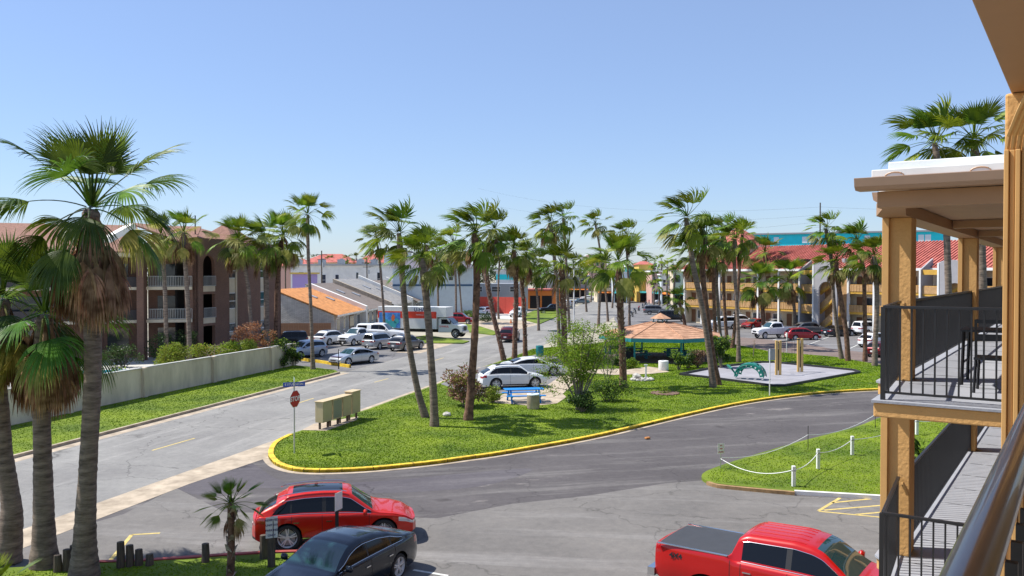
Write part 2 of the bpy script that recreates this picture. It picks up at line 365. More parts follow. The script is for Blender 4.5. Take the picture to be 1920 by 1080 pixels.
# white stall stripes and hatching
def stripes(name, segs, z, m, w=.11):
    for a, b in segs:
        A, B = G(*a), G(*b); d = (B - A).normalized(); n_ = Vector((-d.y, d.x, 0)) * w / 2
        sheet(name, [A + n_, B + n_, B - n_, A - n_], z, m)
stripes('centre_dash', [((285, 845), (365, 822)), ((556, 757), (588, 747)), ((702, 717), (728, 710)), ((815, 676), (832, 671))], .0125, M['yline'])
stripes('stall_line', [((203, 1056), (247, 1003)), ((247, 1003), (300, 1000))], .0095, M['yline'], .12)
stripes('hatch_line', [((1535, 958), (1575, 934)), ((1535, 959), (1700, 975)), ((1560, 943), (1640, 935)), ((1545, 957), (1700, 944)), ((1605, 965), (1720, 955)), ((1665, 970), (1740, 968))], .0095, M['yline'], .12)
stripes('stall_line', [((1432, 643), (1520, 616)), ((1500, 652), (1580, 622)), ((1575, 662), (1640, 632)), ((775, 1069), (840, 1080)), ((1900, 1040), (1990, 1080))], .0095, M['wline'])
sheet('forecourt', [(-17.2, 6), (-16.4, 22)] + gp([(60, 1012), (230, 965), (330, 915), (420, 960), (600, 965), (820, 972), (960, 945), (1100, 930), (1250, 906), (1330, 900), (1345, 916), (1400, 921), (1490, 930), (1645, 937), (1760, 944), (2300, 960)]) + [(40, 6)], .0055, M['fore'])
# dark patched stretch of the driveway and a manhole
sheet('asphalt_patch', smooth_poly(gp([(330, 905), (420, 872), (470, 868), (540, 905), (700, 903), (900, 885), (1000, 880), (900, 912), (700, 925), (480, 915), (380, 930)]), 4, True), .0065, asphalt('patched_asphalt', (.09, .082, .092), (.115, .107, .115), (.15, .14, .145), -.2, .25))

# ---------------------------------------------------------------- grass blades as real geometry (nobody could count them)
rs = np.random.RandomState(3)
HOLES = [[(p[0], p[1]) for p in L] for L in (gp([(826, 723), (892, 694), (955, 680), (1005, 667), (1045, 672), (1068, 697), (1023, 727), (1000, 737), (930, 742), (880, 742)]), gp([(1022, 728), (1068, 693), (1098, 696), (1160, 694), (1180, 700), (1100, 702), (1055, 742), (1062, 748), (1045, 760), (1000, 765), (916, 758), (945, 742), (1000, 737)]), gp([(1100, 702), (1170, 697), (1215, 690), (1235, 693), (1255, 700), (1220, 704), (1150, 706)]), gp([(566, 811), (588, 799), (672, 785), (668, 792), (612, 812)]), gp([(1276, 706), (1345, 692), (1427, 683), (1450, 683), (1600, 698), (1611, 702), (1470, 728), (1450, 728), (1320, 711)]))]
def inside(px, py, poly):
    c = np.zeros(len(px), bool); n = len(poly); j = n - 1
    for i in range(n):
        xi, yi = poly[i]; xj, yj = poly[j]
        if yi != yj: c ^= ((yi > py) != (yj > py)) & (px < (xj - xi) * (py - yi) / (yj - yi) + xi)
        j = i
    return c
def blades(poly, n, name, dens=None):
    P = np.array(poly); lo, hi = P.min(0), P.max(0); lo[1] = max(lo[1], 18); hi[1] = min(hi[1], 100)
    x = rs.uniform(lo[0], hi[0], n * 3); y = lo[1] + (hi[1] - lo[1]) * rs.uniform(0, 1, n * 3) ** 1.5
    k = inside(x, y, poly) & (abs(x) < y * .66 + 2)
    for h in HOLES: k &= ~inside(x, y, h)
    for dx, dy in ((.22, 0), (-.22, 0), (0, .3), (0, -.3)): k &= inside(x + dx, y + dy, poly)
    x, y = x[k][:n], y[k][:n]; n = len(x)
    hgt = (.016 + .018 * rs.uniform(0, 1, n)) * (1 + y / 120); wd = .012 + y * .0006; a = rs.uniform(0, 6.28, n); t = rs.uniform(-.6, .6, (n, 2)) * hgt[:, None]
    V = np.zeros((n, 3, 3)); ca, sa = np.cos(a) * wd, np.sin(a) * wd
    V[:, 0] = np.c_[x - ca, y - sa, np.full(n, .112)]; V[:, 1] = np.c_[x + ca, y + sa, np.full(n, .112)]; V[:, 2] = np.c_[x + t[:, 0], y + t[:, 1], .112 + hgt]
    tag(link(name, mesh_fast(name, V.reshape(-1, 3), 3), M['blade']), 'short mown green grass growing on the lawn', 'grass', kind='stuff')
for P_, n_ in zip(LAWNS, (60000, 190000, 60000, 26000)): blades(P_, n_, 'grass')
# ---------------------------------------------------------------- palms
M['frond'] = leafmat('palm_frond', (.050, .104, .006), (.165, .225, .014), .5, .22, .5, 1.5)
M['frond_n'] = leafmat('near_palm_frond', (.030, .080, .008), (.105, .18, .018), .5, .22, .45, 1.5)
M['frond_y'] = leafmat('pale_palm_frond', (.20, .22, .035), (.34, .32, .09), .3, .32, .5)
M['frond_d'] = leafmat('dead_palm_frond', (.15, .075, .036), (.36, .23, .13), .4, .15, .8)
M['bark'] = mat('grey_palm_bark', (.13, .092, .070), .95, .3, 2.2, 1, 18, col2=(.23, .175, .135), stretch=(1, 1, 5), coord='obj')
M['bark_d'] = mat('red_brown_palm_bark', (.075, .032, .020), .95, .35, 4, 1, 25, col2=(.20, .11, .07), coord='obj')
M['boot'] = mat('old_leaf_bases', (.18, .12, .085), .9, .4, 7, col2=(.46, .37, .29))
WIND = Vector((-.95, .15, .02))
def frond_geo(rs, az, el, Lp, Lb, nl, ns, grav, wind, phimax, gleaf, fold=.5):
    V, F = [], []
    d = Vector((math.cos(el) * math.cos(az), math.cos(el) * math.sin(az), math.sin(el))); p = Vector((0, 0, 0)) + d * .12
    pts = [p.copy()]
    for k in range(6):
        d = (d + Vector((0, 0, -grav)) * .16 + wind * .07).normalized(); p = p + d * Lp / 6; pts.append(p.copy())
    r = .028
    for i, q in enumerate(pts):
        s_ = d.cross(Vector((0, 0, 1))); s_ = s_.normalized() if s_.length > .05 else Vector((1, 0, 0)); u = s_.cross(d)
        w = r * (1.5 - i / 7)
        V += [q - s_ * w, q + s_ * w, q + u * w * .7]
        if i: b = 3 * i; F += [(b - 3, b - 2, b + 1, b), (b - 2, b - 1, b + 2, b + 1), (b - 1, b - 3, b, b + 2)]
    f = d; s_ = f.cross(Vector((0, 0, 1)))
    s_ = s_.normalized() if s_.length > .1 else Vector((math.sin(az), -math.cos(az), 0)); roll = rs.uniform(-.5, .5)
    s_ = (Matrix.Rotation(roll, 3, f) @ s_); nr = s_.cross(f); dphi = 2 * phimax / (nl - 1)
    for i in range(nl):
        ph = -phimax + dphi * i; ld = (f * math.cos(ph) + s_ * math.sin(ph) + nr * .12 * abs(math.sin(ph))).normalized()
        L = Lb * (1 - .38 * (abs(ph) / phimax) ** 2) * rs.uniform(.88, 1.1); q = p.copy(); g = gleaf * rs.uniform(.7, 1.4); wv = rs.uniform(.6, 1.3)
        b0 = len(V)
        for k in range(ns + 1):
            t = k / ns; w = max(.003, min(t, .62) * L * dphi * .53 if t < .62 else .62 * L * dphi * .5 * (1 - t) / .38 * .92)
            sd = ld.cross(nr); sd = sd.normalized() if sd.length > .05 else s_
            V += [q - sd * w, q + nr * w * fold, q + sd * w]
            if k: b = b0 + 3 * k; F += [(b - 3, b - 2, b + 1, b), (b - 2, b - 1, b + 2, b + 1)]
            ld = (ld + Vector((0, 0, -1)) * g * t * 1.1 / ns * 3 + wind * wv * (t + .25) / ns * 1.6).normalized(); q = q + ld * L / ns
    return V, F
def make_crown(seed, nf, nl, ns, ndead, wind, lowest=-35, Lp=1.05, Lb=1.15, gl=.55, phm=(58, 88), g0=.12, pw=1.25, pale=(.85, .5), agek=.95):
    """list of (mesh, material key) for one crown, in metres about the growing point"""
    rs = random.Random(seed); out = []
    for i in range(nf):
        t = i / (nf - 1); az = i * 2.39996 + rs.uniform(-.3, .3); el = R(84 - (84 - lowest) * t ** pw + rs.uniform(-8, 8))
        age = t; lp = Lp * (.55 + .55 * min(1, t * 2)) * rs.uniform(.85, 1.1)
        V, F = frond_geo(rs, az, el, lp, Lb * (.75 + .3 * min(1, t * 2.5)) * rs.uniform(.9, 1.08), nl, ns, g0 + .8 * age ** 1.4, wind * (1 - .35 * age), R(rs.uniform(*phm)), gl * (.35 + .65 * age) + agek * age ** 1.5)
        out.append((mesh_np('frond', V, F), 'frond_y' if (t > pale[0] and rs.random() < pale[1]) else 'frond'))
    for i in range(ndead):
        az = i * 2.39996 * 1.3 + rs.uniform(-.4, .4); el = R(rs.uniform(-75, -45))
        V, F = frond_geo(rs, az, el, Lp * rs.uniform(.6, 1.15), Lb * rs.uniform(.9, 1.25), max(9, int(nl * .55)), ns, 1.2, wind * .12, R(rs.uniform(35, 60)), 1.6, .5)
        out.append((mesh_np('dead_frond', V, F), 'frond_d'))
    for me, k in out: me.materials.append(M['frond_n' if k == 'frond' and nl > 30 else k])
    return out
CROWN = {'near0': make_crown(11, 29, 38, 9, 70, WIND * .2, gl=.28, lowest=-20, Lp=1.3, Lb=1.3), 'near1': make_crown(12, 26, 36, 8, 64, WIND * .2, gl=.35, lowest=-45, Lp=1.1, Lb=1.2)}
for i in range(6): CROWN['mid%d' % i] = make_crown(20 + i, 25 + 2 * (i % 3), 22, 5, 4 if i < 3 else 12, WIND * (.95 + .25 * (i % 3)), lowest=-50 if i > 2 else -38, gl=.30, Lp=1.1, Lb=1.25)
for i in range(2): CROWN['calm%d' % i] = make_crown(30 + i, 25, 22, 5, 14, WIND * .2, lowest=-42, gl=.3, Lp=1.1, Lb=1.25)
CROWN['stiff'] = make_crown(40, 20, 20, 4, 2, WIND * .03, lowest=-18, Lp=.75, Lb=.85, gl=.05, phm=(38, 55), g0=.0, pw=.8, agek=.1)
for i in range(2): CROWN['tan%d' % i] = make_crown(44 + i, 25, 22, 5, 18, WIND * .35, lowest=-50, gl=.3, Lp=1.1, Lb=1.25, pale=(.42, .7))
def joined_crown(seed):
    V, F = [], []
    for me, k in make_crown(seed, 15, 11, 4, 2, WIND * 1.1):
        n = len(V); V += [v.co.copy() for v in me.vertices]; F += [tuple(i + n for i in p.vertices) for p in me.polygons]
    me = mesh_np('crown', V, F); me.materials.append(M['frond']); return me
FARC = [joined_crown(50 + i) for i in range(3)]
def palm(base, path, r_px, r0, r1, crown, label, group='wind-blown fan palms', dead=True, bark='bark', sc=None, rz=0, boots=False, cat='palm tree', nfr=None, rough=.03):
    """base: ground point; path: list of (px,py) up the trunk at the depth of the base; last is the growing point"""
    Y = base.y; root = empty('palm_tree', base, 0, label, cat, group)
    pts = [Vector((0, 0, 0))]
    for px, py in path:
        q = H(px, py, Y); pts.append(q - base)
    sp = smooth_poly(pts, 5); tot = sum((sp[i + 1] - sp[i]).length for i in range(len(sp) - 1))
    # resample finely with old leaf-scar rings
    fine = []; rr = []; acc = 0; step = .09 if Y < 35 else .3
    for i in range(len(sp) - 1):
        seg = (sp[i + 1] - sp[i]).length; k = max(1, int(seg / step))
        for j in range(k):
            t = (acc + seg * j / k) / tot; fine.append(sp[i].lerp(sp[i + 1], j / k))
            r = r1 + (r0 - r1) * math.exp(-t * tot / 1.1); r *= 1 + random.uniform(-1, 1) * rough * .7 + (.022 if len(rr) % 2 else -.012); rr.append(r)
        acc += seg
    fine.append(sp[-1]); rr.append(r1 * .7)
    mb = MB().tube(fine, rr, 14 if Y < 35 else 9)
    mb.build('trunk', M[bark], root, smooth=True, sharp=60)
    if boots:
        mb = MB(); rs = random.Random(int(Y * 7))
        n = int(tot / .085)
        for i in range(n):
            t = i / n; q = fine[min(len(fine) - 1, int(t * (len(fine) - 1)))]; a = i * 2.4; r = r1 * 1.02
            o = Vector((math.cos(a), math.sin(a), 0)); s_ = Vector((-math.sin(a), math.cos(a), 0)); b = q + o * r * .85 + Vector((0, 0, rs.uniform(-.05, .05)))
            if rs.random() < .3: continue
            w = rs.uniform(.06, .11); h = rs.uniform(.14, .28); out = rs.uniform(.07, .17)
            mb.add([b - s_ * w, b + s_ * w, b + o * out + s_ * w * .35 + Vector((0, 0, h)), b + o * out - s_ * w * .35 + Vector((0, 0, h)), b + Vector((0, 0, h * .7))], [(0, 1, 2, 3), (0, 3, 4), (1, 4, 2)])
        tag(mb.build('leaf_bases', M['boot'], root), kind='stuff')
    s = sc if sc else r_px * Y / FPX / 1.93
    if crown == 'far':
        o = link('crown', random.choice(FARC), None, root, pts[-1]); o.scale = (s, s, s); o.rotation_euler = (0, 0, random.uniform(-.4, .4)); return root
    lst = CROWN[crown]
    for i, (me, k) in enumerate(lst):
        if k == 'frond_d' and not dead: continue
        if nfr and k != 'frond_d' and i % nfr == 0: continue
        o = link('dead_frond' if k == 'frond_d' else 'frond', me, None, root, pts[-1])
        o.scale = (s, s, s); o.rotation_euler = (0, 0, rz)
    return root
# near left
palm(Vector((-11.4, 22.6, .1)), [(160, 980), (166, 860), (174, 700), (172, 560), (170, 455), (171, 392)], 0, .42, .215, 'near0', 'tallest foreground fan palm with brown dead frond skirt, third trunk from left edge', 'foreground fan palms', sc=1.10, boots=False, rough=.05)
palm(Vector((-12.9, 23.4, .1)), [(82, 960), (80, 860), (78, 760), (80, 660), (84, 590)], 0, .40, .225, 'near1', 'short foreground fan palm with dense dead fronds, middle trunk of the left three', 'foreground fan palms', sc=1.1, rough=.05)
palm(Vector((-14.3, 24.0, .1)), [(22, 960), (8, 860), (0, 760), (-8, 660), (5, 560)], 0, .42, .22, 'near1', 'foreground fan palm cut off by the left picture edge', 'foreground fan palms', sc=1.02, rz=2.2, rough=.05)
palm(Vector((-7.5, 22.6, .1)), [(434, 1000), (433, 960), (434, 945)], 0, .11, .085, 'stiff', 'small dark slender palm on the grass left of the red crossover', 'small palms', sc=.58, bark='bark_d', boots=True)
p_ = empty('fan_palm_sprout', (-13.2, 21.6, .12), 0, 'spiky green fan palm sprout in bottom left corner', 'plant')
for i, (me, k) in enumerate(CROWN['stiff'][:16]):
    o = link('frond', me, None, p_); o.scale = (.75,) * 3
# condo palms
g1 = 'palms in front of the brick condo'
def PB(px, py, z=0): return G(px, py, z)
palm(PB(312, 680), [(311, 600), (308, 520), (302, 440)], 46, .26, .19, 'tan0', 'palm with orange-tinted skirt left of pair before brick balconies', g1)
palm(PB(355, 690), [(354, 610), (349, 520), (344, 436)], 48, .26, .19, 'tan1', 'palm in front of the round-cornered balconies, right one of pair', g1, rz=.4)
palm(PB(474, 672), [(470, 600), (464, 530), (447, 448)], 50, .24, .18, 'tan0', 'leaning palm before the brick tower between its two window strips', g1, rz=.2)
palm(PB(502, 668), [(500, 600), (499, 530), (496, 455)], 56, .30, .26, 'mid1', 'bushy palm at the right end of the brick tower', g1, bark='bark')
palm(PB(518, 664), [(518, 600), (520, 530), (531, 442)], 52, .26, .22, 'calm1', 'dark palm leaning right over the end of brick condo', g1, bark='bark_d')
palm(PB(587, 695), [(585, 640), (582, 560), (578, 480), (577, 402)], 44, .24, .14, 'calm0', 'tall slim palm on the verge beside the end of garden wall', 'palms along the street', rz=1.2, dead=False)
palm(PB(722, 636), [(719, 580), (713, 500), (706, 448)], 34, .24, .15, 'mid2', 'thin palm rising behind the white pickups before the moving truck', 'palms along the street', dead=False)
# island left group
g2 = 'palms on the grass island'
palm(PB(798, 783, .1), [(784, 735), (771, 670), (762, 610), (757, 550), (748, 437)], 62, .24, .17, 'mid0', 'curved palm leaning left, left of the two nearest island trunks', g2, dead=False)
palm(PB(815, 800, .1), [(813, 740), (808, 670), (803, 600), (796, 530), (790, 484)], 62, .27, .19, 'mid1', 'nearest island palm with hanging bright fronds low on its crown', g2, rz=.5, dead=False)
palm(PB(878, 788, .1), [(883, 730), (889, 650), (893, 570), (894, 500), (890, 437)], 64, .30, .20, 'mid2', 'stout island palm with knobbly trunk beside the reddish bush', g2, bark='bark_d', rz=.2, rough=.09)
palm(PB(945, 676, .1), [(937, 640), (925, 590), (914, 530), (910, 470), (926, 430)], 42, .28, .22, 'mid5', 'boot-covered palm leaning left at the corner of parking bay', g2, bark='bark_d', boots=True)
palm(PB(965, 673, .1), [(966, 620), (968, 560), (967, 520), (963, 468)], 44, .29, .23, 'mid1', 'upright boot-covered palm between two others behind the white sedan', g2, bark='bark_d', boots=True, rz=.9)
palm(PB(985, 668, .1), [(984, 620), (981, 560), (979, 530), (986, 482)], 38, .28, .20, 'mid3', 'right palm of the three standing behind the white sedan', g2, bark='bark_d', boots=True, rz=-.4)
palm(PB(1058, 676, .1), [(1058, 620), (1056, 570), (1055, 530), (1052, 497)], 50, .34, .28, 'mid0', 'short thick palm rising out of the leafy tree', g2, bark='bark_d', boots=True, rz=.3)
palm(PB(1049, 652), [(1047, 600), (1044, 530), (1038, 470), (1031, 417)], 38, .26, .20, 'mid4', 'tall palm with bushy head, left of the high pair', g2)
palm(PB(1068, 622), [(1066, 580), (1062, 500), (1059, 450), (1056, 408)], 32, .26, .19, 'mid2', 'tall slim palm close right of the high bushy one', g2, dead=False)
palm(PB(1169, 728, .1), [(1167, 660), (1164, 600), (1162, 550), (1159, 490)], 62, .29, .24, 'calm1', 'thick boot-covered palm left of the gazebo', g2, bark='bark_d', boots=True, dead=False)
palm(PB(1180, 610), [(1180, 560), (1177, 500), (1173, 440)], 32, .26, .18, 'mid5', 'slim palm behind the thick boot-covered one', g2)
palm(PB(1140, 603), [(1137, 560), (1130, 500), (1122, 450), (1116, 420)], 28, .26, .17, 'mid1', 'lone tall thin palm with small ragged head near the centre', g2, dead=False)
palm(PB(1122, 612), [(1124, 570), (1127, 535), (1129, 505)], 38, .28, .2, 'mid0', 'low bushy palm behind the leafy tree', g2)
palm(PB(1010, 620), [(1009, 580), (1006, 540), (1003, 500)], 38, .24, .16, 'mid2', 'palm with light trunk before the dark pickup', 'palms along the street', dead=False)
palm(PB(1076, 590), [(1076, 560), (1076, 520), (1075, 495)], 24, .2, .15, 'mid3', 'small dark-headed palm on a pale trunk', 'palms along the street', dead=False)
# palms behind the truck
g3 = 'palms between the street buildings'
palm(PB(804, 596), [(803, 540), (801, 500), (800, 458)], 36, .26, .2, 'mid3', 'brownish palm directly behind the two nearest island palms', g3)
palm(PB(822, 592), [(821, 540), (820, 500), (822, 475)], 32, .26, .2, 'mid4', 'palm standing just behind the roof of the moving truck', g3, rz=.5)
palm(PB(855, 606), [(855, 560), (854, 510), (850, 455)], 36, .26, .17, 'mid1', 'palm in front of the pale blue building by the red SUV', g3)
palm(PB(866, 590), [(863, 550), (860, 510), (858, 480)], 30, .24, .16, 'mid5', 'palm left of the coral red wall', g3)
palm(PB(935, 598), [(934, 560), (936, 500), (940, 462)], 30, .24, .16, 'mid2', 'thin palm before the coral red wall', g3, dead=False)
# right group
g4 = 'palms between gazebo and hotel'
palm(PB(1337, 727, .1), [(1331, 670), (1322, 610), (1311, 550), (1300, 500), (1286, 408)], 56, .27, .19, 'mid2', 'tallest windswept palm of cluster, right of the gazebo', g4, dead=False)
palm(PB(1348, 722, .1), [(1339, 680), (1330, 620), (1321, 550), (1317, 500), (1322, 445)], 46, .24, .2, 'mid1', 'dark-trunked palm standing right beside the tallest one', g4, bark='bark_d', rz=.4)
palm(PB(1342, 650), [(1340, 600), (1338, 540), (1336, 500), (1302, 470)], 44, .26, .2, 'mid4', 'palm with bushy low head leaning left in the cluster', g4, bark='bark_d')
palm(PB(1352, 648), [(1348, 600), (1344, 540), (1338, 474)], 40, .25, .19, 'mid0', 'middle palm of the cluster before the hotel corner', g4, rz=.8)
palm(PB(1364, 645), [(1360, 600), (1357, 540), (1354, 436)], 38, .26, .19, 'mid2', 'palm with upright head right of the cluster middle', g4, rz=-.3, bark='bark_d')
palm(PB(1385, 679, .1), [(1384, 620), (1380, 550), (1377, 500), (1378, 448)], 42, .26, .16, 'mid5', 'smooth pale-trunked palm behind the playground arch', g4, rz=.2)
palm(PB(1373, 653, .1), [(1379, 600), (1384, 540), (1388, 480), (1392, 440)], 34, .26, .17, 'mid1', 'palm leaning right behind the smooth pale-trunked one', g4, bark='bark_d', rz=.9, dead=False)
palm(PB(1284, 612), [(1282, 595), (1276, 575), (1272, 562)], 27, .3, .22, 'mid0', 'short palm above the gazebo roof by the black SUV', g4, bark='bark_d', dead=False)
palm(PB(1590, 677, .1), [(1586, 620), (1576, 560), (1570, 520), (1567, 490)], 40, .27, .22, 'mid1', 'palm with low bright head right of two leaning together', 'palms at the hotel lane', bark='bark_d')
palm(PB(1578, 673, .1), [(1570, 620), (1563, 560), (1560, 500), (1554, 460), (1548, 428)], 34, .25, .17, 'mid2', 'tall windswept palm left of two leaning together', 'palms at the hotel lane', dead=False)
palm(PB(1622, 678, .1), [(1622, 620), (1621, 560), (1618, 500), (1606, 452)], 40, .24, .18, 'mid0', 'palm left of ochre column with thin dark trunk', 'palms at the hotel lane', dead=False, bark='bark_d')
palm(PB(1640, 686, .1), [(1641, 640), (1644, 580), (1643, 520), (1638, 480)], 44, .28, .21, 'mid3', 'palm touching the ochre column in view', 'palms at the hotel lane', bark='bark', rz=.4)
g5 = 'palms before the yellow hotel'
palm(PB(1440, 614), [(1438, 570), (1437, 520), (1434, 474)], 38, .36, .3, 'tan1', 'palm with grey skirt before the hotel rooms', g5, bark='bark_d')
palm(PB(1432, 622), [(1430, 580), (1426, 545), (1423, 528)], 42, .34, .28, 'calm1', 'low round-headed palm before the hotel rooms', g5, bark='bark_d')
palm(PB(1490, 622), [(1490, 590), (1486, 550), (1482, 520)], 42, .28, .2, 'calm0', 'yellowish palm left of the arched stair tower', g5, rz=1.3)
palm(PB(1752, 622), [(1752, 590), (1752, 550), (1752, 526)], 36, .28, .2, 'calm1', 'small palm seen between the ochre columns', g5, rz=2)
palm(G(1790, 800), [(1780, 600), (1777, 500), (1772, 400), (1752, 268)], 0, .25, .17, 'mid0', 'tall palm behind the wing roof, left one', 'palms behind the wing', sc=1.18, dead=False)
palm(G(1850, 790), [(1845, 600), (1842, 500), (1838, 400), (1826, 262)], 0, .25, .2, 'calm1', 'tall palm behind the wing roof, right one', 'palms behind the wing', sc=1.18, rz=1.0)
# far palms along the horizon
rs2 = random.Random(5)
_ord = ['first', 'second', 'third', 'fourth', 'fifth', 'sixth', 'seventh', 'eighth', 'ninth', 'tenth', 'eleventh', 'twelfth', 'thirteenth']
_seen = {}
def far_label(i, px, py):
    z = 'over the red tiled roofs' if px < 700 else 'behind the coral red wall' if px < 1000 else 'above the orange shop' if px < 1080 else 'around the tall pink block' if px < 1180 else 'above the yellow upper storey'
    k = _seen.get(z, 0); _seen[z] = k + 1
    return 'small distant palm, %s of the group %s' % (_ord[k], z)
for i, (px, py, dp, rp) in enumerate([(548, 478, 210, 12), (566, 486, 240, 10), (618, 488, 250, 12), (636, 490, 260, 9), (651, 486, 240, 12), (668, 484, 250, 13), (686, 490, 230, 10), (1088, 488, 260, 13), (1108, 492, 240, 12), (1142, 494, 250, 11), (1212, 484, 300, 9), (1228, 492, 230, 14), (1240, 488, 240, 14), (1252, 500, 190, 17), (1226, 520, 200, 16), (1236, 535, 170, 16), (1262, 494, 260, 11), (1025, 508, 230, 16), (1058, 510, 240, 14), (1148, 505, 200, 14), (1208, 503, 260, 10), (1192, 500, 280, 10), (590, 484, 260, 10), (1100, 515, 180, 18), (1010, 520, 260, 12), (1266, 512, 170, 18), (955, 500, 230, 14), (905, 500, 230, 13)]):
    b = Vector(((px - 960) / FPX * dp, dp, 0))
    palm(b, [(px + rs2.uniform(-3, 3), (512 + 8.2 / dp * FPX + py) / 2), (px, py)], rp, .26, .2, 'far', far_label(i, px, py), 'distant palms on the horizon')
# ---------------------------------------------------------------- buildings
def brickmat(name, c1, c2, mortar, bw=.22, bh=.075, bump=.4):
    m = bpy.data.materials.new(name); m.use_nodes = True; n, l = m.node_tree.nodes, m.node_tree.links; b = n['Principled BSDF']; b.inputs['Roughness'].default_value = .9
    tc = n.new('ShaderNodeTexCoord'); g = n.new('ShaderNodeNewGeometry'); sp = n.new('ShaderNodeSeparateXYZ'); l.new(tc.outputs['Object'], sp.inputs[0])
    ad = n.new('ShaderNodeMath'); l.new(sp.outputs[0], ad.inputs[0]); l.new(sp.outputs[1], ad.inputs[1])
    cb = n.new('ShaderNodeCombineXYZ'); l.new(ad.outputs[0], cb.inputs[0]); l.new(sp.outputs[2], cb.inputs[1])
    t = n.new('ShaderNodeTexBrick'); t.inputs['Scale'].default_value = 1; t.inputs['Brick Width'].default_value = bw; t.inputs['Row Height'].default_value = bh; t.inputs['Mortar Size'].default_value = bh * .13
    t.inputs['Color1'].default_value = (*c1, 1); t.inputs['Color2'].default_value = (*c2, 1); t.inputs['Mortar'].default_value = (*mortar, 1); l.new(cb.outputs[0], t.inputs[0])
    nz = n.new('ShaderNodeTexNoise'); nz.inputs['Scale'].default_value = .8; nz.inputs['Detail'].default_value = 6; l.new(tc.outputs['Object'], nz.inputs[0])
    r = n.new('ShaderNodeValToRGB'); r.color_ramp.elements[0].color = (.7, .7, .7, 1); r.color_ramp.elements[1].color = (1.2, 1.2, 1.2, 1); l.new(nz.outputs[0], r.inputs[0])
    x = n.new('ShaderNodeMix'); x.data_type = 'RGBA'; x.blend_type = 'MULTIPLY'; x.inputs[0].default_value = 1; l.new(t.outputs[0], x.inputs[6]); l.new(r.outputs[0], x.inputs[7]); l.new(x.outputs[2], b.inputs[0])
    bp = n.new('ShaderNodeBump'); bp.inputs['Strength'].default_value = bump; bp.inputs['Distance'].default_value = .02; bp.invert = True; l.new(t.outputs[1], bp.inputs['Height']); l.new(bp.outputs[0], b.inputs['Normal'])
    return m
M['railw'] = mat('dull_white_railing', (.46, .45, .42), .6)
M['brick'] = brickmat('brown_red_brick', (.24, .115, .072), (.18, .085, .058), (.23, .165, .13))
M['stone'] = brickmat('grey_stone_cladding', (.58, .56, .52), (.43, .42, .39), (.26, .25, .23), .38, .13)
M['shingle'] = mat('red_brown_shingles', (.22, .115, .082), .95, .22, 6, .5, 12, col2=(.28, .15, .11))
M['orange_sh'] = mat('orange_shingles', (.50, .20, .055), .95, .25, 1.6, .5, 10, col2=(.58, .25, .08))
M['grey_sh'] = mat('grey_shingles', (.23, .22, .215), .95, .2, 1.5, .4, 10, col2=(.30, .29, .28))
M['brown_sh'] = mat('brown_shingles', (.19, .155, .135), .95, .2, 1.5, .4, 10)
M['rtile'] = mat('red_clay_tiles', (.36, .085, .065), .85, .22, 1.2, col2=(.44, .13, .10))
M['parapet'] = mat('white_parapet', (.78, .76, .71), .8, .10, .8)
M['cream'] = mat('cream_stucco', (.66, .56, .41), .85, .08, 1)
M['wallw'] = mat('stained_white_garden_wall', (.60, .49, .36), .9, .14, .5, .3, 20, col2=(.68, .57, .43), stretch=(1.6, 1.6, .5))
M['hyel'] = mat('hotel_yellow_panel', (.60, .35, .055), .8, .12, 1.5)
M['htan'] = mat('hotel_wood_panel', (.48, .29, .13), .85, .2, 3)
M['hgrey'] = mat('pale_grey_stucco', (.34, .33, .34), .85, .06, 1)
M['door'] = mat('brown_door', (.20, .09, .04), .6)
M['pane'] = mat('window_pane', (.03, .04, .05), .08, spec=.7)
M['turq'] = mat('turquoise_wall', (.02, .66, .72), .7, .05, 1)
M['lblue'] = mat('pale_blue_cladding', (.62, .70, .74), .7, .06, 1); M['dkblue'] = mat('blue_stripe', (.05, .12, .22), .6); M['slate'] = mat('slate_roof', (.14, .13, .17), .8, .15, 2)
M['coral'] = mat('coral_red_wall', (.68, .09, .06), .8, .10, .6); M['orange'] = mat('orange_shop_wall', (.70, .20, .03), .7, .1, 1); M['purple'] = mat('purple_wall', (.40, .30, .62), .8)
M['pink'] = mat('pink_stucco', (.58, .36, .30), .85); M['yel'] = mat('yellow_wall', (.66, .46, .10), .8); M['teal'] = mat('teal_paint', (.02, .24, .26), .55); M['fence'] = mat('brown_fence_boards', (.27, .15, .09), .9, .3, 3, stretch=(3, 3, .4))
M['water'] = mat('pool_water', (.05, .38, .50), .05, spec=.6)
def wallpart(name, a, b, z0, z1, th, m, parent, out=0.0):
    """vertical wall slab between two plan points, its face pushed out by out"""
    a, b = Vector((a[0], a[1], 0)), Vector((b[0], b[1], 0)); d = (b - a).normalized(); nrm = Vector((d.y, -d.x, 0))
    c = (a + b) / 2 + nrm * (out - th / 2)
    mb = MB().box((c.x, c.y, (z0 + z1) / 2), ((b - a).length, th, z1 - z0), rz=math.atan2(d.y, d.x)); return mb.build(name, m, parent)
def window(parent, a, b, s0, s1, z0, z1, out=.02, frame='white', bars=1, m='pane'):
    a, b = Vector((a[0], a[1], 0)), Vector((b[0], b[1], 0)); d = (b - a).normalized()
    p, q = a + d * s0, a + d * s1; fr = wallpart('window', p, q, z0, z1, .05, M[frame], parent, out)
    e = .08 * min(1, (s1 - s0)); pn = wallpart('pane', p + d * e, q - d * e, z0 + .07, z1 - .07, .04, M[m], fr, out + .012)
    if bars: wallpart('glazing_bar', p + d * e, q - d * e, (z0 + z1) / 2 - .03, (z0 + z1) / 2 + .03, .03, M[frame], fr, out + .025)
    return fr
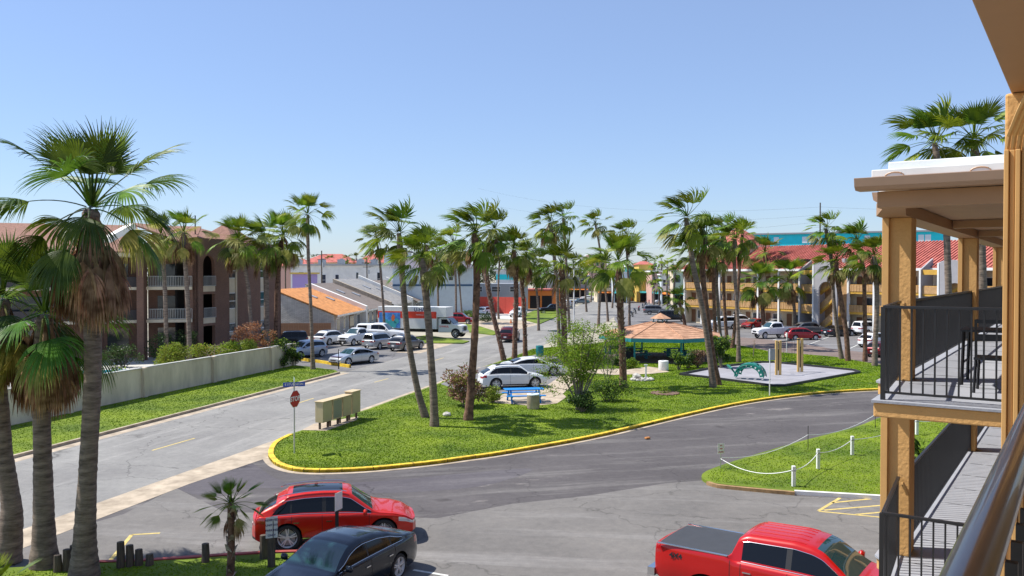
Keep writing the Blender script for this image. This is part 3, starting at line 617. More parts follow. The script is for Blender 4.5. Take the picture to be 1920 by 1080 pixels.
# --- garden wall with pilasters
gw = empty('garden_wall', (WL(50), 50, 0), 0, 'long stained white garden wall with pilasters left of the street', 'wall')
def off(root, o): o.location = -Vector(root.location); return o
Ys = [12, 20, 28, 36, 42.5, 49.2, 55.5, 63.0, 71.0, 74.6]
for a, b in zip(Ys[:-1], Ys[1:]): off(gw, wallpart('wall_panel', (WL(a), a), (WL(b), b), 0, 2.0, .2, M['wallw'], gw))
for a in Ys: off(gw, MB().box((WL(a) + .03, a, 1.01), (.36, .36, 2.06), rz=math.atan2(1, .254)).build('pilaster', M['wallw'], gw, bevel=.01))
for a, b in zip(Ys[:-1], Ys[1:]): off(gw, wallpart('coping', (WL(a), a + .2), (WL(b), b - .2), 2.002, 2.06, .26, M['conc_lt'], gw, .03))
sheet('patio', [(WL(20) - .3, 20), (WL(74) - .3, 74), (-25, 82), (-30, 84), (-70, 84), (-70, 20)], .02, M['conc_lt'])
sheet('pool_water', gp([(60, 718), (190, 704), (240, 693), (130, 697), (20, 705)]), .035, M['water'])
# --- brick condo
A0 = Vector((-30.2, 81.5, 0)); U = Vector((.262, .965, 0)).normalized(); Nn = Vector((U.y, -U.x, 0))
cd = empty('brick_condo', A0, 0, 'three storey brown brick condo with arched openings and shingle roof', 'building')
def cpart(o): o.location = -A0; return o
B0 = A0 + U * 15.5
zf = [.7, 3.8, 6.9]; ztop = 11.6
def opening_wall(a, b, z0, z1, holes, th, m, name='wall'):
    """wall with rectangular holes [(s0,s1,z0,z1)]; s along a->b"""
    a = Vector((a[0], a[1], 0)); b = Vector((b[0], b[1], 0)); d = (b - a).normalized(); L = (b - a).length
    nrm = Vector((d.y, -d.x, 0)); mb = MB(); ss = sorted({0, L, *[h[0] for h in holes], *[h[1] for h in holes]})
    for s0, s1 in zip(ss[:-1], ss[1:]):
        hs = sorted([h for h in holes if h[0] <= s0 + 1e-4 and h[1] >= s1 - 1e-4], key=lambda h: h[2]); z = z0
        segs = []
        for h in hs: segs.append((z, h[2])); z = h[3]
        segs.append((z, z1))
        for p, q in segs:
            if q - p > .01:
                c = a + d * (s0 + s1) / 2 - nrm * th / 2; mb.box((c.x, c.y, (p + q) / 2), (s1 - s0, th, q - p), rz=math.atan2(d.y, d.x))
    return mb.build(name, m, cd)
h1 = [(1.15, 3.05, .75, 3.05), (1.15, 3.05, 3.85, 6.15), (1.15, 3.05, 6.95, 9.0)]
strips = [(5.5, 6.75), (11.3, 12.3)]
tower = opening_wall(A0, B0, 0, ztop - .7, h1 + [(a, b, .7, 9.7) for a, b in strips], .35, M['brick']); cpart(tower)
cpart(opening_wall(A0, A0 + U * 5.6, ztop - .7, ztop, [], .35, M['brick'], 'parapet'))
cpart(wallpart('parapet', A0 + U * 6.4, B0, ztop - .72, ztop - .2, .45, M['brick'], cd, .05))
# arched head of the tower opening and its lining
mb = MB(); pts = [(2.1 - .95 * math.cos(t), 9.0 + .95 * math.sin(t)) for t in [math.pi * k / 12 for k in range(13)]]
for (s0, z0), (s1, z1) in zip(pts[:-1], pts[1:]):
    p, q = A0 + U * s0, A0 + U * s1
    mb.ext([(p.x, p.y, z0), (q.x, q.y, z1), (q.x, q.y, 9.98), (p.x, p.y, 9.98)], -Nn * .35)
# carve the hole: the wall above z=9 is rebuilt from this arch
tower_fix = mb
bpy.data.objects.remove(tower)
h1b = [(1.15, 3.05, .75, 3.05), (1.15, 3.05, 3.85, 6.15), (1.15, 3.05, 6.95, 9.98)]
cpart(opening_wall(A0, B0, 0, ztop - .7, h1b + [(a, b, .7, 9.7) for a, b in strips], .35, M['brick']))
cpart(tower_fix.build('arch', M['brick'], cd))
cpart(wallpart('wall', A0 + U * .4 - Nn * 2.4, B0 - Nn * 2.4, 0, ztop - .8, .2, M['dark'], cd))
cpart(wallpart('wall', B0, B0 - Nn * 14, 0, ztop - .7, .3, M['brick'], cd)); cpart(wallpart('wall', A0 - Nn * 1.2, A0, 0, ztop - .01, .35, M['brick'], cd))
for z in zf[1:]:
    cpart(wallpart('balcony_edge', A0 + U * 1.15, A0 + U * 3.05, z - .5, z + .05, .3, M['cream'], cd, .03))
def balusters(a, b, z, n, parent, m='white', h=1.0, fix=True):
    a, b = Vector((a[0], a[1], 0)), Vector((b[0], b[1], 0)); r_ = MB().bar((a.x, a.y, z + h), (b.x, b.y, z + h), .06, .05).bar((a.x, a.y, z + .08), (b.x, b.y, z + .08), .05, .04).build('railing', M[m], parent)
    mbb = MB().box((0, 0, h / 2), (.035, .035, h - .05)); me = mesh_np('baluster', mbb.v, mbb.f)
    for k in range(n + 1):
        p = a.lerp(b, k / n); link('baluster', me, M[m], r_, (p.x, p.y, z))
    if fix: r_.location = -Vector(parent.location)
for z in zf[1:]: balusters(A0 + U * 1.15 + Nn * .1, A0 + U * 3.05 + Nn * .1, z, 10, cd, 'grey')
for a, b in strips:
    p, q = A0 + U * a, A0 + U * b
    for z in (zf[0], zf[1], zf[2]):
        cpart(wallpart('window', p, q, z + .75, z + 2.4, .08, M['white'], cd, -.12)); cpart(wallpart('pane', p + U * .08, q - U * .08, z + .83, z + 2.32, .05, M['pane'], cd, -.10))
        cpart(wallpart('glazing_bar', p, q, z + 1.5, z + 1.58, .05, M['white'], cd, -.08))
        if z > 1: cpart(wallpart('spandrel', p, q, z - .68, z + .74, .1, M['cream'], cd, -.10))
    cpart(wallpart('pane', p, q, 9.32, 9.7, .06, M['pane'], cd, -.12)); cpart(wallpart('window_jamb', q - U * .02, q + U * .12, .7, 9.7, .1, M['cream'], cd, .02))
# recessed balcony bays facing the camera, pier lit on its left side
P1 = A0 + Vector((-.3, -.2, 0)); P2 = H(268, 560, 80.3); P2.z = 0; P3 = H(186, 560, 78.6); P3.z = 0; P4 = H(-120, 560, 74); P4.z = 0
for a, b, nb in ((P2, P1, 26), (P3, P2, 0), (P4, P3, 0)):
    a, b = Vector((a[0], a[1], 0)), Vector((b[0], b[1], 0)); back = Vector((-(b - a).y, (b - a).x, 0)).normalized()
    for z in zf[1:]:
        c0, c1 = a + back * 1.2, b + back * 1.2; mb = MB(); mb.prism([(a.x, a.y), (b.x, b.y), ((b + back * 3).x, (b + back * 3).y), ((a + back * 3).x, (a + back * 3).y)], z - .28, z); cpart(mb.build('balcony', M['cream'], cd))
        if nb: balusters(a.lerp(b, .12), b, z, nb, cd, 'railw')
        else: cpart(wallpart('balcony_screen', a, b, z, z + .95, .08, mat('dark_screen', (.06, .05, .05), .8), cd, -.1))
    w = cpart(wallpart('wall', a + back * 2.6, b + back * 2.6, 0, 10.0, .3, M['brick'], cd))
    d = (b - a).normalized(); L = (b - a).length
    for z in zf:
        cpart(wallpart('glass_door', a + back * 2.58 + d * L * .2, a + back * 2.58 + d * L * .7, z, z + 2.2, .06, M['pane'], cd, .03))
    cpart(wallpart('eave', a - back * .5, b - back * .5, 9.75, 10.05, .2, M['cream'], cd)); mb = MB()
    e0, e1, r0, r1 = a - back * .6, b - back * .6, a + back * 7.5, b + back * 7.5
    mb.ext([(e0.x, e0.y, 10.06), (e1.x, e1.y, 10.06), (r1.x, r1.y, 12.9), (r0.x, r0.y, 12.9)], (0, 0, .15)); cpart(mb.build('roof', M['shingle'], cd))
    cpart(MB().prism([((a + back * .2).x, (a + back * .2).y), ((b + back * .2).x, (b + back * .2).y), ((b + back * 2.6).x, (b + back * 2.6).y), ((a + back * 2.6).x, (a + back * 2.6).y)], 9.7, 9.74).build('ceiling', M['cream'], cd))
for P_ in (P2, P3):
    cpart(MB().box((P_.x, P_.y - .2, 5), (.62, 1.3, 10), rz=.15).build('pier', M['brick'], cd))
# main roof over the tower block, hip peak, and a white slanted chute roof
e0, e1 = A0 - Nn * .9, B0 - Nn * .9; r0, r1 = A0 - Nn * 7.5, B0 - Nn * 7.5 - U * 4
mb = MB().ext([(e0.x, e0.y, 10.9), (e1.x, e1.y, 10.9), (r1.x, r1.y, 13.0), (r0.x, r0.y, 13.0)], (0, 0, .15)); cpart(mb.build('roof', M['shingle'], cd))
mb = MB(); c = A0 + U * 9.5 - Nn * 3; q4 = [c + U * 2.2 + Nn * 2.2, c + U * 2.2 - Nn * 2.2, c - U * 2.2 - Nn * 2.2, c - U * 2.2 + Nn * 2.2]
mb.add([(p.x, p.y, 11.6) for p in q4] + [(c.x, c.y, 13.6)], [(0, 1, 4), (1, 2, 4), (2, 3, 4), (3, 0, 4)]); cpart(mb.build('roof_peak', M['shingle'], cd))
a, b = H(200, 450, 72), H(248, 424, 74); cpart(MB().bar(a, b, .9, .5).build('roof_chute', M['parapet'], cd))
a, b = H(366, 404, 86), H(366, 440, 86); cpart(MB().cyl(b, a, .06).bar(a - Vector((.9, 0, .7)), a - Vector((-.1, 0, .7)), .04, .04).build('antenna', M['dark'], cd))
# chairs and table on the condo patio
pt_ = empty('patio_set', G(210, 690), 0, 'dark patio table behind the garden wall by the pool', 'table')
MB().cyl((0, 0, .7), (0, 0, .74), .6, n=16).cyl((0, 0, 0), (0, 0, .7), .05).build('tabletop', M['plastic'], pt_)
for i in range(3):
    a = i * 1.9; c_ = empty('patio_chair', G(210, 690) + Vector((1.0 * math.cos(a), 1.0 * math.sin(a), 0)), a, 'dark patio chair, %s one at the poolside table' % ('right-hand', 'far', 'left-hand')[i], 'chair', 'chairs at the poolside table')
    MB().box((0, 0, .42), (.45, .45, .05)).build('seat', M['plastic'], c_); MB().box((.22, 0, .68), (.04, .45, .5)).build('backrest', M['plastic'], c_)
    for sx in (-1, 1):
        for sy in (-1, 1): MB().bar((sx * .2, sy * .2, 0), (sx * .2, sy * .2, .42), .03, .03).build('leg', M['plastic'], c_)
# --- row of shed-roofed houses with fire walls
def house(Y0, Y1, Xe, ze, zr, roofm, wallm, label, depth=8.4, parap=None, win=True):
    k = .05; e = empty('row_house', (Xe, Y0, 0), 0, label, 'house', 'row of low houses left of the street'); L = Y1 - Y0
    lw = [(0, 0), (-depth, 2.0)]
    def pt(s, q, z): return (k * s - depth * q, s + 2.0 * q, z)   # s along street, q up the slope
    mb = MB(); sk = [pt(0, 0, 0), pt(L, 0, 0), pt(L, 1, 0), pt(0, 1, 0)]
    V = [pt(0, 0, 0), pt(L, 0, 0), pt(L, 1, 0), pt(0, 1, 0), pt(0, 0, ze - .1), pt(L, 0, ze - .1), pt(L, 1, zr - .1), pt(0, 1, zr - .1)]
    mb.add(V, [(0, 1, 2, 3), (4, 5, 6, 7), (0, 1, 5, 4), (1, 2, 6, 5), (2, 3, 7, 6), (3, 0, 4, 7)]); mb.build('wall', wallm, e)
    o = .45; dz = (zr - ze) * .06
    mb = MB().ext([pt(-.15, -.06, ze - dz), pt(L, -.06, ze - dz), pt(L, 1, zr), pt(-.15, 1, zr)], (0, 0, .14)); mb.build('roof', roofm, e)
    mb = MB().ext([pt(-.15, -.065, ze - dz - .14), pt(L, -.065, ze - dz - .14), pt(L, -.065, ze - dz + .1), pt(-.15, -.065, ze - dz + .1)], (.05, 0, 0)); mb.build('fascia', M['parapet'], e)
    if parap:
        mb = MB().ext([pt(L, -.09, 0), pt(L, -.09, ze + .5), pt(L, 1.0, zr + .8), pt(L, 1.0, 0)], (0, 1.3, 0)); mb.build('fire_wall', parap, e)
    for s, w_ in ((1.2, 1.8), (4.8, 1.2), (8.4, 2.6), (13, 1.8)):
        if s + w_ < L:
            a, b = pt(s, 0, 0), pt(s + w_, 0, 0); f = wallpart('window' if w_ < 2.2 else 'garage_door', a, b, .4 if w_ < 2.2 else .05, 2.25, .06, M['white' if w_ < 2.2 else 'door'], e, .05)
            wallpart('pane', pt(s + .12, 0, 0), pt(s + w_ - .12, 0, 0), .55, 2.1, .04, M['pane'], f, .07)
    sk_ = MB()
    for q, s in ((.55, L * .45), (.4, L * .75)): sk_.ext([pt(s, q, ze + (zr - ze) * q + .16), pt(s + 1.1, q, ze + (zr - ze) * q + .16), pt(s + 1.1, q + .14, ze + (zr - ze) * (q + .14) + .16), pt(s, q + .14, ze + (zr - ze) * (q + .14) + .16)], (0, 0, .12))
    sk_.build('skylight', M['grey'], e); return e
house(112, 128, -23.4, 2.75, 5.9, M['orange_sh'], M['stone'], 'low stone-sided house with orange shingle roof nearest the car park', parap=M['parapet'])
house(129.6, 146, -22.4, 2.75, 6.4, M['brown_sh'], M['stone'], 'low house with grey-brown shingles behind the orange-roofed one', 9.5, M['conc'])
house(147.6, 165, -21.0, 2.9, 7.0, M['grey_sh'], M['stone'], 'low house with pale grey roof and white fire wall, third of the row', 10, M['parapet'])
house(166.6, 182, -19.0, 2.8, 6.6, M['brown_sh'], M['stone'], 'low brown-roofed house furthest along the row', 9, M['parapet'])
fe = empty('board_fence', (-31.5, 110.5, 0), 0, 'brown board fence below the stone gable of the orange-roofed house', 'fence'); fm = None
for k in range(50):
    mb = MB().box((0, 0, .85), (.155, .03, 1.7)); fm = fm or mesh_np('board', mb.v, mb.f); link('board', fm, M['fence'], fe, (.16 * k, -.02 * (k % 2) + .012 * k, 0))
# --- generic block
def block(px0, px1, py_top, Y, depth, wallm, label, roofm=None, cat='building', z0=0, wins=(), rise=0, group=None, Y2=None, trim=None):
    a = H(px0, py_top, Y); b = H(px1, py_top, Y2 or Y); zt = a.z; a.z = b.z = 0
    e = empty('far_building', a, 0, label, cat, group); d = (b - a); L = d.length; u = d / L; bk = Vector((-u.y, u.x, 0))
    la, lb = Vector((0, 0, 0)), d
    MB().prism([(0, 0), (d.x, d.y), (d.x + bk.x * depth, d.y + bk.y * depth), (bk.x * depth, bk.y * depth)], z0, zt).build('wall', wallm, e)
    if roofm:
        o = .4; p = [(-u * o - bk * o), (d + u * o - bk * o), (d + u * o + bk * (depth + o)), (-u * o + bk * (depth + o))]
        if rise:
            r0, r1 = u * min(L * .3, depth / 2) + bk * depth / 2, d - u * min(L * .3, depth / 2) + bk * depth / 2
            V = [(q.x, q.y, zt + .01) for q in p] + [(r0.x, r0.y, zt + rise), (r1.x, r1.y, zt + rise)]
            MB().add(V, [(0, 1, 5, 4), (1, 2, 5), (2, 3, 4, 5), (3, 0, 4), (0, 3, 2, 1)]).build('roof', roofm, e)
        else: MB().prism([(q.x, q.y) for q in p], zt + .01, zt + .35).build('roof', roofm, e)
    for s0, s1, za, zb in wins: window(e, la, lb, s0 * L, s1 * L, za * zt, zb * zt, .05)
    if trim: wallpart('band', la, lb, trim[0] * zt, trim[1] * zt, .1, M[trim[2]], e, .08)
    return e
block(545, 790, 498, 190, 14, M['parapet'], 'long white flat-roofed building with small windows behind the row houses', M['grey'], wins=[(.06, .10, .62, .86), (.24, .27, .55, .8), (.34, .37, .55, .8), (.5, .52, .5, .85), (.66, .70, .55, .85), (.8, .83, .55, .85)])
for k, px in enumerate((560, 604, 640, 676, 702)):
    p = H(px, 497, 196); tag(MB().box((0, 0, .55), (1.6, 1.2, 1.1)).box((.1, 0, 1.2), (.7, .7, .25)).build('rooftop_unit', M['grey'], loc=(p.x, 196, H(px, 498, 190).z + .35)), 'grey rooftop air unit on the long white building, %s from the left' % ('first', 'second', 'third', 'fourth', 'fifth')[k], 'air unit', 'air units on the white roof')
block(720, 760, 472, 196, 12, M['lblue'], 'pale blue tower bay with dark slate roof left of the large blue building', M['slate'], wins=[(.35, .65, .55, .7)])
block(736, 886, 502, 172, 16, M['lblue'], 'large pale blue building with dark blue band and slate roof', M['slate'], rise=3.6, trim=(.60, .64, 'dkblue'), wins=[(.5, .56, .72, .9), (.7, .76, .72, .9)])
block(565, 660, 492, 245, 16, M['cream'], 'far cream building with red tiled hip roof, left of the pair', M['rtile'], rise=2.6)
block(666, 735, 492, 240, 16, M['cream'], 'far cream building with red tiled hip roof, right of the pair', M['rtile'], rise=2.6)
block(522, 575, 498, 215, 12, M['pink'], 'pinkish building at the right end of the condo', M['rtile'], rise=1.8)
block(548, 578, 514, 172, 8, M['purple'], 'small purple-walled shop with yellow frame beside the stone gable', M['yel'])
cw = empty('coral_wall', H(873, 556, 176), 0, 'long coral red perimeter wall of the yard across the street', 'wall'); a = H(873, 556, 176); b = H(986, 556, 170); zt = a.z; d_ = b - a; d_.z = 0
for k in range(6): wallpart('wall_panel', d_ * (k / 6), d_ * ((k + 1) / 6 - .003), 0, zt, .25, M['coral'], cw)
cw.location.z = 0
block(876, 990, 532, 184, 10, M['grey'], 'grey roof-terrace building above the coral wall', None, wins=[(.1, .25, .7, .9), (.4, .55, .7, .9), (.7, .85, .7, .9)])
block(930, 985, 508, 215, 10, M['lblue'], 'turquoise and white kiosk building behind the coral wall', M['white'], trim=(.75, .9, 'turq'))
sh = block(990, 1052, 545, 196, 10, M['orange'], 'orange shop with dark open front behind the black pickup', M['rtile'])
for s in (.06, .42): wallpart('shopfront', Vector((10 * 0 + s * 7.6, 0, 0)), Vector((s * 7.6 + 2.3, 0, 0)), .1, 3.0, .06, M['dark'], sh, .05)
block(1008, 1062, 514, 270, 12, M['hgrey'], 'white arcaded building seen between the palms', M['white'], wins=[(.15, .35, .1, .6), (.5, .7, .1, .6)])
block(1104, 1138, 478, 380, 16, M['pink'], 'tall pink hotel block rising over the central palms', M['white'], wins=[(.1, .25, .7, .8), (.4, .55, .7, .8), (.7, .85, .7, .8), (.1, .25, .5, .6), (.4, .55, .5, .6), (.7, .85, .5, .6)])
cols = ['teal', 'orange', 'yel', 'pink', 'lblue', 'cream']
far_sh = [(1120, 1150, 524, 240, 'cream', 'low cream shop by the street corner'), (1150, 1176, 512, 235, 'lblue', 'blue-fronted shop with orange awning behind the thick palm'), (1180, 1200, 500, 250, 'teal', 'teal shopfront left of the yellow upper storey'), (1198, 1224, 496, 240, 'yel', 'shop with yellow upper storey on the far street'), (1222, 1240, 510, 230, 'pink', 'pink shop right of the yellow upper storey'), (1240, 1262, 516, 225, 'lblue', 'pale blue shop behind the far palms'), (1262, 1296, 505, 220, 'cream', 'cream two storey building left of the hotel corner'), (1060, 1104, 518, 285, 'hgrey', 'pale wall building behind the trees by the shop lawn')]
for x0, x1, yt, Y, cm, lb in far_sh:
    e = block(x0, x1, yt, Y, 10, M[cm], lb, M['rtile' if cm in ('yel', 'cream') else 'white'], rise=1.0 if cm in ('yel', 'cream') else 0, wins=[(.12, .4, .62, .85), (.58, .86, .62, .85)])
    w = H(x1, yt, Y).x - H(x0, yt, Y).x
    wallpart('shopfront', (w * .1, 0, 0), (w * .9, 0, 0), .1, 2.6, .06, M['dark'], e, .05)
    MB().ext([(w * .05, -.05, 3.1), (w * .95, -.05, 3.1), (w * .95, -1.4, 2.6), (w * .05, -1.4, 2.6)], (0, 0, .08)).build('awning', M[['orange', 'coral', 'teal', 'white'][int(x0) % 4]], e)
# --- yellow hotel on the right: long front running towards the camera
HA = Vector((28.6, 141.0, 0)); HB = Vector((60.0, 92.0, 0)); HU = (HB - HA).normalized(); HN = Vector((-HU.y, HU.x, 0))   # HN away from camera
if HN.y < 0: HN = -HN
ht = empty('yellow_hotel', HA, 0, 'three storey yellow hotel with balconies, stair towers and red tile roof', 'building')
HL = (HB - HA).length
def hp(o): o.location = -HA; return o
hz = [0.2, 2.95, 5.7]
hp(wallpart('wall', HA + HN * 1.15, HB + HN * 1.15, 0, 8.6, .3, M['cream'], ht))
hp(wallpart('wall', HA + HN * 12, HA, 0, 8.6, .3, M['cream'], ht))
nb = 15; bw = HL / nb
for i in range(nb):
    a, b = HA + HU * bw * i, HA + HU * bw * (i + 1)
    for j, z in enumerate(hz):
        if j:
            mbp = MB().prism([(a.x, a.y), (b.x, b.y), ((b + HN * 1.1).x, (b + HN * 1.1).y), ((a + HN * 1.1).x, (a + HN * 1.1).y)], z - .2, z); hp(mbp.build('balcony', M['cream'], ht))
            pn = hp(wallpart('balcony_panel', a + HU * .06, b - HU * .06, z - .28, z + .98, .07, M['hyel'], ht, .05))
            mb = MB(); u_ = HU
            for k in range(9):
                c = a + HU * (bw * (k + .5) / 9); mb.box((c.x - HN.x * .0, c.y - HN.y * .0, z + .50), (bw / 9 - .05, .22, .9), rz=math.atan2(HU.y, HU.x))
            o = mb.build('balcony_boards', M['htan'], ht); hp(o)
        c = a + HN * 1.12
        hp(wallpart('room_door', c + HU * bw * .12, c + HU * bw * .34, z, z + 2.05, .06, M['door'], ht, .06)); f = hp(wallpart('window', c + HU * bw * .46, c + HU * bw * .86, z + .6, z + 2.0, .06, M['white'], ht, .05))
        wallpart('pane', c + HU * bw * .49, c + HU * bw * .83, z + .67, z + 1.93, .05, M['pane'], f, .08)
    hp(MB().box((a.x - HN.x * .1, a.y - HN.y * .1, 4.3), (.28, .28, 8.6), rz=math.atan2(HU.y, HU.x)).build('column', M['white'], ht))
e0, e1, r0, r1 = HA - HN * .6 - HU * .8, HB - HN * .6, HA + HN * 6.5 + HU * 1.5, HB + HN * 6.5
mb = MB().ext([(e0.x, e0.y, 8.75), (e1.x, e1.y, 8.75), (r1.x, r1.y, 12.2), (r0.x, r0.y, 12.2)], (0, 0, .15)); hp(mb.build('roof', M['rtile'], ht))
mb = MB(); nt = 120
for k in range(nt):
    a = e0.lerp(e1, (k + .5) / nt); b = r0.lerp(r1, (k + .5) / nt); mb.bar((a.x, a.y, 8.96), (b.x, b.y, 12.41), .22, .12)
hp(tag(mb.build('roof_tiles', M['rtile'], ht), kind='stuff'))
hp(wallpart('eave', HA - HN * .7 - HU * .8, HB - HN * .7, 8.5, 8.82, .15, M['white'], ht))
pk = HA + HU * 6 + HN * 6; mb = MB(); q4 = [pk + HU * 4 + HN * 3, pk + HU * 4 - HN * 3, pk - HU * 4 - HN * 3, pk - HU * 4 + HN * 3]
mb.add([(p.x, p.y, 12.6) for p in q4] + [(pk.x, pk.y, 15.8)], [(0, 1, 4), (1, 2, 4), (2, 3, 4), (3, 0, 4)]); hp(mb.build('roof_peak', M['rtile'], ht)); hp(MB().prism([(p.x, p.y) for p in q4], 9, 12.59).build('roof_tower', M['cream'], ht))
def stair_tower(s, w=6.2, out=2.6):
    a = HA + HU * s - HN * out; b = a + HU * w; e = empty('stair_tower', (0, 0, 0)); e.parent = ht; e.location = -HA
    d = HU; nrm = -HN
    # side slab walls with sloping tops
    for p, m_ in ((a, 'white'), (a + HU * 2.3, 'white')):
        mb = MB(); mb.ext([(p.x, p.y, 0), (p.x, p.y, 8.6 if p == a else 9.4), ((p + HN * 2.6).x, (p + HN * 2.6).y, 10.0), ((p + HN * 2.6).x, (p + HN * 2.6).y, 0)], HU * .22); mb.build('fin_wall', M['hgrey'], e)
        wallpart('fin_edge', p, p + HU * .22, 0, 8.6 if p == a else 9.4, .12, M['white'], e, .06)
    for z in hz[1:]:
        wallpart('landing', a + HU * .24, a + HU * 2.28, z - .3, z + .95, .1, M['hyel'], e, -.3); wallpart('landing_board', a + HU * .24, a + HU * 2.28, z - .02, z + .9, .05, M['htan'], e, -.26)
    wallpart('landing', a + HU * .24, a + HU * 2.28, 8.0, 8.6, .1, M['hyel'], e, -.3)
    # arched wall: hole from s=3.2..5.4
    p0 = a + HU * 2.54; L = w - 2.54; mb = MB(); hs0, hs1, zh = .75, 3.0, 5.9
    arch = [(hs0, zh)] + [((hs0 + hs1) / 2 - (hs1 - hs0) / 2 * math.cos(t), zh + 1.15 * math.sin(t)) for t in [math.pi * k / 10 for k in range(1, 10)]] + [(hs1, zh)]
    top = lambda s_: 9.4 + .35 * min(1, s_ / 1.2) - .9 * max(0, s_ - 2.0) / 1.6
    def q(s_, z): v = p0 + HU * s_; return (v.x, v.y, z)
    mb.ext([q(0, 0), q(hs0, 0), q(hs0, top(hs0)), q(0, top(0))], HN * .3); mb.ext([q(hs1, 0), q(L, 0), q(L, top(L)), q(hs1, top(hs1))], HN * .3)
    for (s0, z0), (s1, z1) in zip(arch[:-1], arch[1:]):
        if s1 > s0: mb.ext([q(s0, z0), q(s1, z1), q(s1, top(s1)), q(s0, top(s0))], HN * .3)
    mb.build('arch_wall', M['hgrey'], e)
    for i, (z0, z1) in enumerate(((.2, 2.9), (2.95, 5.6), (5.6, 7.6))):
        s0, s1 = (0.1, 3.3); A_, B_ = Vector(q(s0, z0)) + HN * 1.0, Vector(q(s1, z1)) + HN * 1.0
        mb = MB().ext([A_, B_, B_ + Vector((0, 0, .95)), A_ + Vector((0, 0, .95))], HN * .1); mb.build('stair_panel', M['htan'], e)
        mb = MB().ext([A_ - Vector((0, 0, .35)), B_ - Vector((0, 0, .35)), B_, A_], HN * .5); mb.build('stair_string', M['hyel'], e)
    wallpart('back_wall', p0 + HN * 2.4, p0 + HU * L + HN * 2.4, 0, 9.2, .1, M['htan'], e)
def sfind(px, out=2.6):
    for k in range(0, 1200):
        p = HA + HU * k * .05 - HN * out
        if 960 + FPX * p.x / p.y >= px: return k * .05
    return 50
stair_tower(sfind(1497)); stair_tower(sfind(1723))
for k, (px, py) in enumerate([(1472, 474), (1500, 470), (1512, 474), (1590, 470)]):
    s = sfind(px, -1.4); p = HA + HU * s + HN * 1.2; hp(MB().box((p.x, p.y, 9.6), (1.1, .9, 1.2)).build('rooftop_unit', M['grey' if k % 2 else 'plastic'], ht))
# --- turquoise building behind the hotel
tb = block(1392, 1775, 441, 196, 14, M['turq'], 'turquoise building with thin grey roof line behind the hotel', M['hgrey'], Y2=178)
A_, B_ = Vector((0, 0, 0)), H(1775, 441, 178) - H(1392, 441, 196); B_.z = 0; L = B_.length; u = B_ / L
for px in (1456, 1512, 1525, 1538, 1566, 1630, 1726, 1738):
    s = (px - 1392) / 383 * L; w_ = wallpart('dormer_window', u * s, u * (s + 1.1), 14.9, 16.3, .1, M['white'], tb, .1)
wallpart('band', A_, B_, 12.5, 14.0, .15, M['white'], tb, .1)
# --- utility poles and wires
def pole(px, py0, Y, label, arm=True):
    t = H(px, py0, Y); e = empty('utility_pole', (t.x, Y, 0), 0, label, 'pole', 'wooden utility poles'); MB().cyl((0, 0, 0), (0, 0, t.z), .16, .11, 8).build('pole', M['wood'], e, smooth=True)
    if arm: MB().box((0, 0, t.z - .8), (2.2, .12, .12)).box((0, 0, t.z - 1.7), (1.7, .1, .1)).build('crossarm', M['wood'], e); MB().cyl((.4, -.3, t.z - 3.2), (.4, -.3, t.z - 2.3), .25).build('transformer', M['grey'], e)
    return Vector((t.x, Y, t.z - .75))
T1 = pole(603, 470, 165, 'utility pole with transformer behind the orange-roofed house')
T2 = pole(535, 470, 170, 'utility pole at the right end of the condo', False); T3 = pole(688, 486, 185, 'short utility pole above the grey roofs'); T4 = pole(1538, 380, 150, 'tall thin pole above the turquoise building', False)
T5 = Vector((160, 150, 21)); T6 = Vector((-60, 230, 16)); T7 = Vector((-120, 170, 17))
def wire(a, b, sag, label, r=.011):
    pts = [a.lerp(b, t / 24) - Vector((0, 0, 4 * sag * (t / 24) * (1 - t / 24))) for t in range(25)]
    tag(MB().tube(pts, r, 3).build('power_line', M['dark']), label, 'wire', 'overhead power lines')
wire(T4, T5, 1.5, 'power line running right from the tall thin pole'); wire(T4, Vector((-10, 250, 33)), 3, 'highest power line crossing the sky over the central palms'); wire(T4 - Vector((0, 0, 1.4)), Vector((-10, 250, 29)), 3, 'second power line crossing the sky over the central palms')
wire(T4 - Vector((0, 0, 2.6)), Vector((-10, 250, 24)), 3, 'third power line crossing the sky lower over the palms'); wire(T1, T7, 1, 'power line from the transformer pole toward the condo', .018); wire(T1, T3, 1.2, 'power line joining the transformer pole and short pole', .018)
wire(T4 - Vector((0, 0, 4.2)), Vector((-10, 250, 18)), 3, 'lowest power line crossing behind the tallest palms')
# distant wooded edge under the horizon
M['dleaf'] = leafmat('distant_foliage', (.035, .06, .02), (.07, .10, .035), .2, .1, .8, .3)
